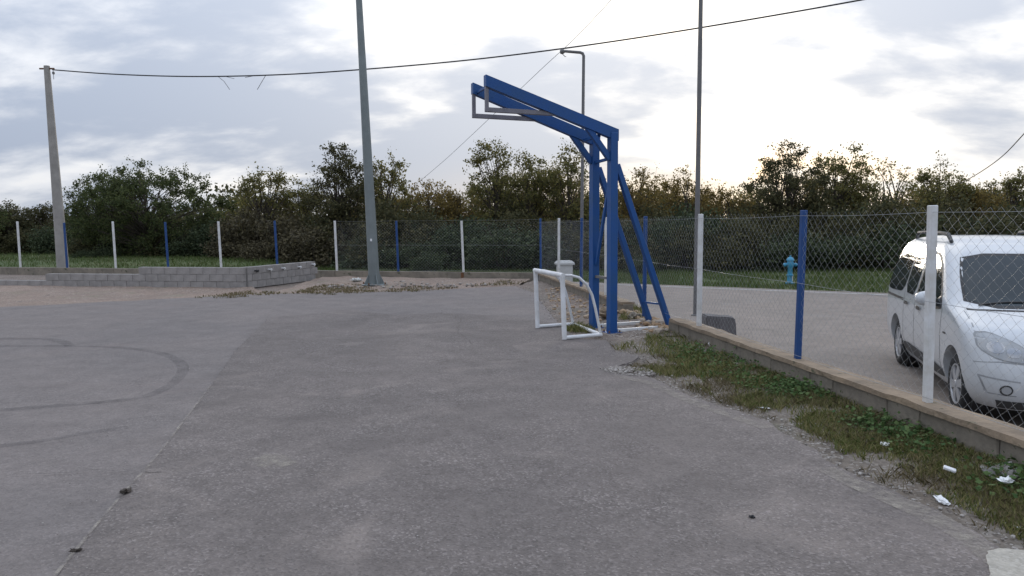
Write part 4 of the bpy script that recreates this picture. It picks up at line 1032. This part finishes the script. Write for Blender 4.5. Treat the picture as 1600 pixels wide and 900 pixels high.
def stones(name, pts_, smin, smax, mat, label, seed=0):
    rr = random.Random(seed); base = []
    for k in range(6):
        bm = bmesh.new(); bmesh.ops.create_icosphere(bm, subdivisions=1, radius=1)
        for v in bm.verts: v.co *= 1+.35*mnoise.noise(v.co*1.7+Vector((k*5, seed, 0)))
        bm.verts.index_update(); base.append((np.array([v.co[:] for v in bm.verts]), np.array([[v.index for v in f.verts] for f in bm.faces]))); bm.free()
    V = []; Fx = []; o = 0
    for x, y, z in pts_:
        b, f = rr.choice(base); s = smin+(smax-smin)*rr.random()**3; a = rr.uniform(0, 6.28)
        M_ = np.array([[math.cos(a), -math.sin(a), 0], [math.sin(a), math.cos(a), 0], [0, 0, rr.uniform(.5, .8)]])
        V.append((b*s) @ M_.T+np.array([x, y, z+s*.25])); Fx.append(f+o); o += len(b)
    V = np.concatenate(V); Fx = np.concatenate(Fx).tolist()
    return tag(link(name, raw(name, V, Fx), mat), label, 'gravel', kind='stuff')
gp = []
for i in range(len(rag_edge)):
    p = rag_edge[i]
    for k in range(7 if p.y < 10.5 else 3):
        q = p+Vector((random.gauss(.05, .09), random.gauss(.03, .07), 0)); gp.append((q.x, q.y, .006 if random.random() < .5 else -.004))
stones('edge_gravel', gp, .003, .014, 'gravel', 'loose pale gravel along the broken asphalt edge', 1)
gp = [(x, y, .012) for x, y, _ in patch(900, [(938, 578), (960, 574), (1010, 577), (1030, 586), (1000, 590), (950, 586)], 0, 21)]
stones('pebble_patch', gp, .006, .022, 'gravel', 'dark patch of pebbles at the corner of the grass strip', 2)
gp = [(x, y, .03+random.uniform(0, .05)) for x, y, _ in patch(420, [(868, 495), (850, 455), (885, 452), (960, 480), (985, 498), (930, 510), (890, 508)], 0, 22)]+[(x, y, .03) for x, y, _ in patch(160, [(985, 515), (1040, 508), (1050, 520), (1000, 524)], 0, 23)]
stones('rubble', gp, .008, .055, 'rubble', 'yellowish broken rubble between the goal and the low wall', 3)
gp = []
for k in range(330):
    q = wallin(random.uniform(11.2, 13.8))+FN*random.gauss(.12, .16); gp.append((q.x, q.y, .03+random.uniform(0, .04)-max(0, (q-wallin(q.y)).dot(FN)-.2)*.6))
stones('crumbled_wall', gp, .015, .085, 'rubble', 'crumbled wall rubble where the strut feet stand', 6)
gp = [(x, y, .02) for x, y, _ in patch(260, [(500, 450), (600, 440), (740, 444), (820, 440), (760, 449), (560, 455)], 0, 24)]
stones('far_gravel', gp, .015, .06, 'gravel', 'pale stones scattered at the foot of the far wall', 4)
gp = []
for i in range(2200):
    p = G(random.uniform(60, 1500), random.uniform(560, 900)); gp.append((p.x, p.y, .014)) if p.x < np.interp(p.y, [3.7, 8.6], [2.4, 1.0]) else None
stones('loose_chips', gp, .0015, .0055, 'gravel', 'tiny loose chips scattered over the coarse asphalt', 5)

# litter and stones ---------------------------------------------------------
def crumple(name, label, u, v, z, size, seed, mat='paper', cat='litter', squash=.35, fr=2.2):
    bm = bmesh.new(); bmesh.ops.create_icosphere(bm, subdivisions=3, radius=1)
    for w in bm.verts:
        k = 1+.75*mnoise.noise(w.co*fr+Vector((seed*3.1, 0, 0)))+.35*mnoise.noise(w.co*fr*2.6+Vector((0, seed, 0))); w.co = Vector((w.co.x*size[0]*k, w.co.y*size[1]*k, (w.co.z*squash+squash)*size[1]*k))
    me = bpy.data.meshes.new(name); bm.to_mesh(me); bm.free(); p = G(u, v, z)
    o = link(name, me, mat); o.location = p; o.rotation_euler = (random.uniform(-.1, .1), random.uniform(-.1, .1), random.uniform(0, 3)); return tag(o, label, cat)
crumple('plastic_scrap', 'largest crumpled white plastic scrap at the asphalt edge, near bottom right', 1472, 784, .0, (.055, .03), 1, fr=3)
crumple('paper_scrap', 'crumpled white paper lying in the grass mid-way along the verge', 1382, 696, .02, (.036, .028), 2, fr=3)
crumple('plastic_cup', 'small white crushed cup in the weeds near the blue stand', 1111, 541, .05, (.04, .038), 3, squash=.7, fr=1.5)
crumple('paper_scrap', 'flat white scrap on the gravel edge of the verge', 1194, 638, .0, (.05, .022), 4, squash=.18)
crumple('paper_scrap', 'white wad of paper resting on the pale rubble heap at the right edge', 1573, 754, .07, (.034, .03), 5, squash=.5)
crumple('paper_scrap', 'tiny pale scrap beside the grass at the right edge below the rubble', 1592, 826, .0, (.02, .014), 6)
p = G(1484, 733, .06); o = link('carton_piece', raw('carton_piece', *(lambda m: (m.V, m.F))(MB().box((0, 0, 0), (.075, .035, .02), None, .004))), 'paper'); o.location = p; o.rotation_euler = (.2, .25, -.5); tag(o, 'small white rectangular carton piece lying in the grass', 'litter')
crumple('rubble_heap', 'small pale grey heap of hardened mortar in the grass at the right edge', 1568, 750, .0, (.16, .10), 7, 'mortar', 'rubble', .35, 2.5)
crumple('stone', 'small dark stone alone on the asphalt', 1175, 809, .014, (.016, .012), 8, 'car_black', 'stone', .5)
crumple('dirt_clod', 'dark clod of dirt on the asphalt joint line', 196, 770, .012, (.045, .030), 9, 'bark', 'clod', .4, 3)
crumple('dirt_clod', 'smaller brown clod at the lower end of the asphalt joint', 118, 862, .012, (.03, .018), 10, 'bark', 'clod', .4, 3)
crumple('white_stone', 'white stone lying on the sand left of the steel mast base', 557, 440, .03, (.16, .11), 11, 'box_white', 'stone', .4)
crumple('broken_block', 'yellowish broken concrete chunk between the two blue columns', 948, 497, .02, (.19, .15), 14, 'cap_concrete', 'rubble', .55, 1.6)
crumple('broken_block', 'smaller broken concrete chunk just right of the near blue column', 990, 500, .02, (.13, .11), 15, 'wall_concrete', 'rubble', .5, 1.6)
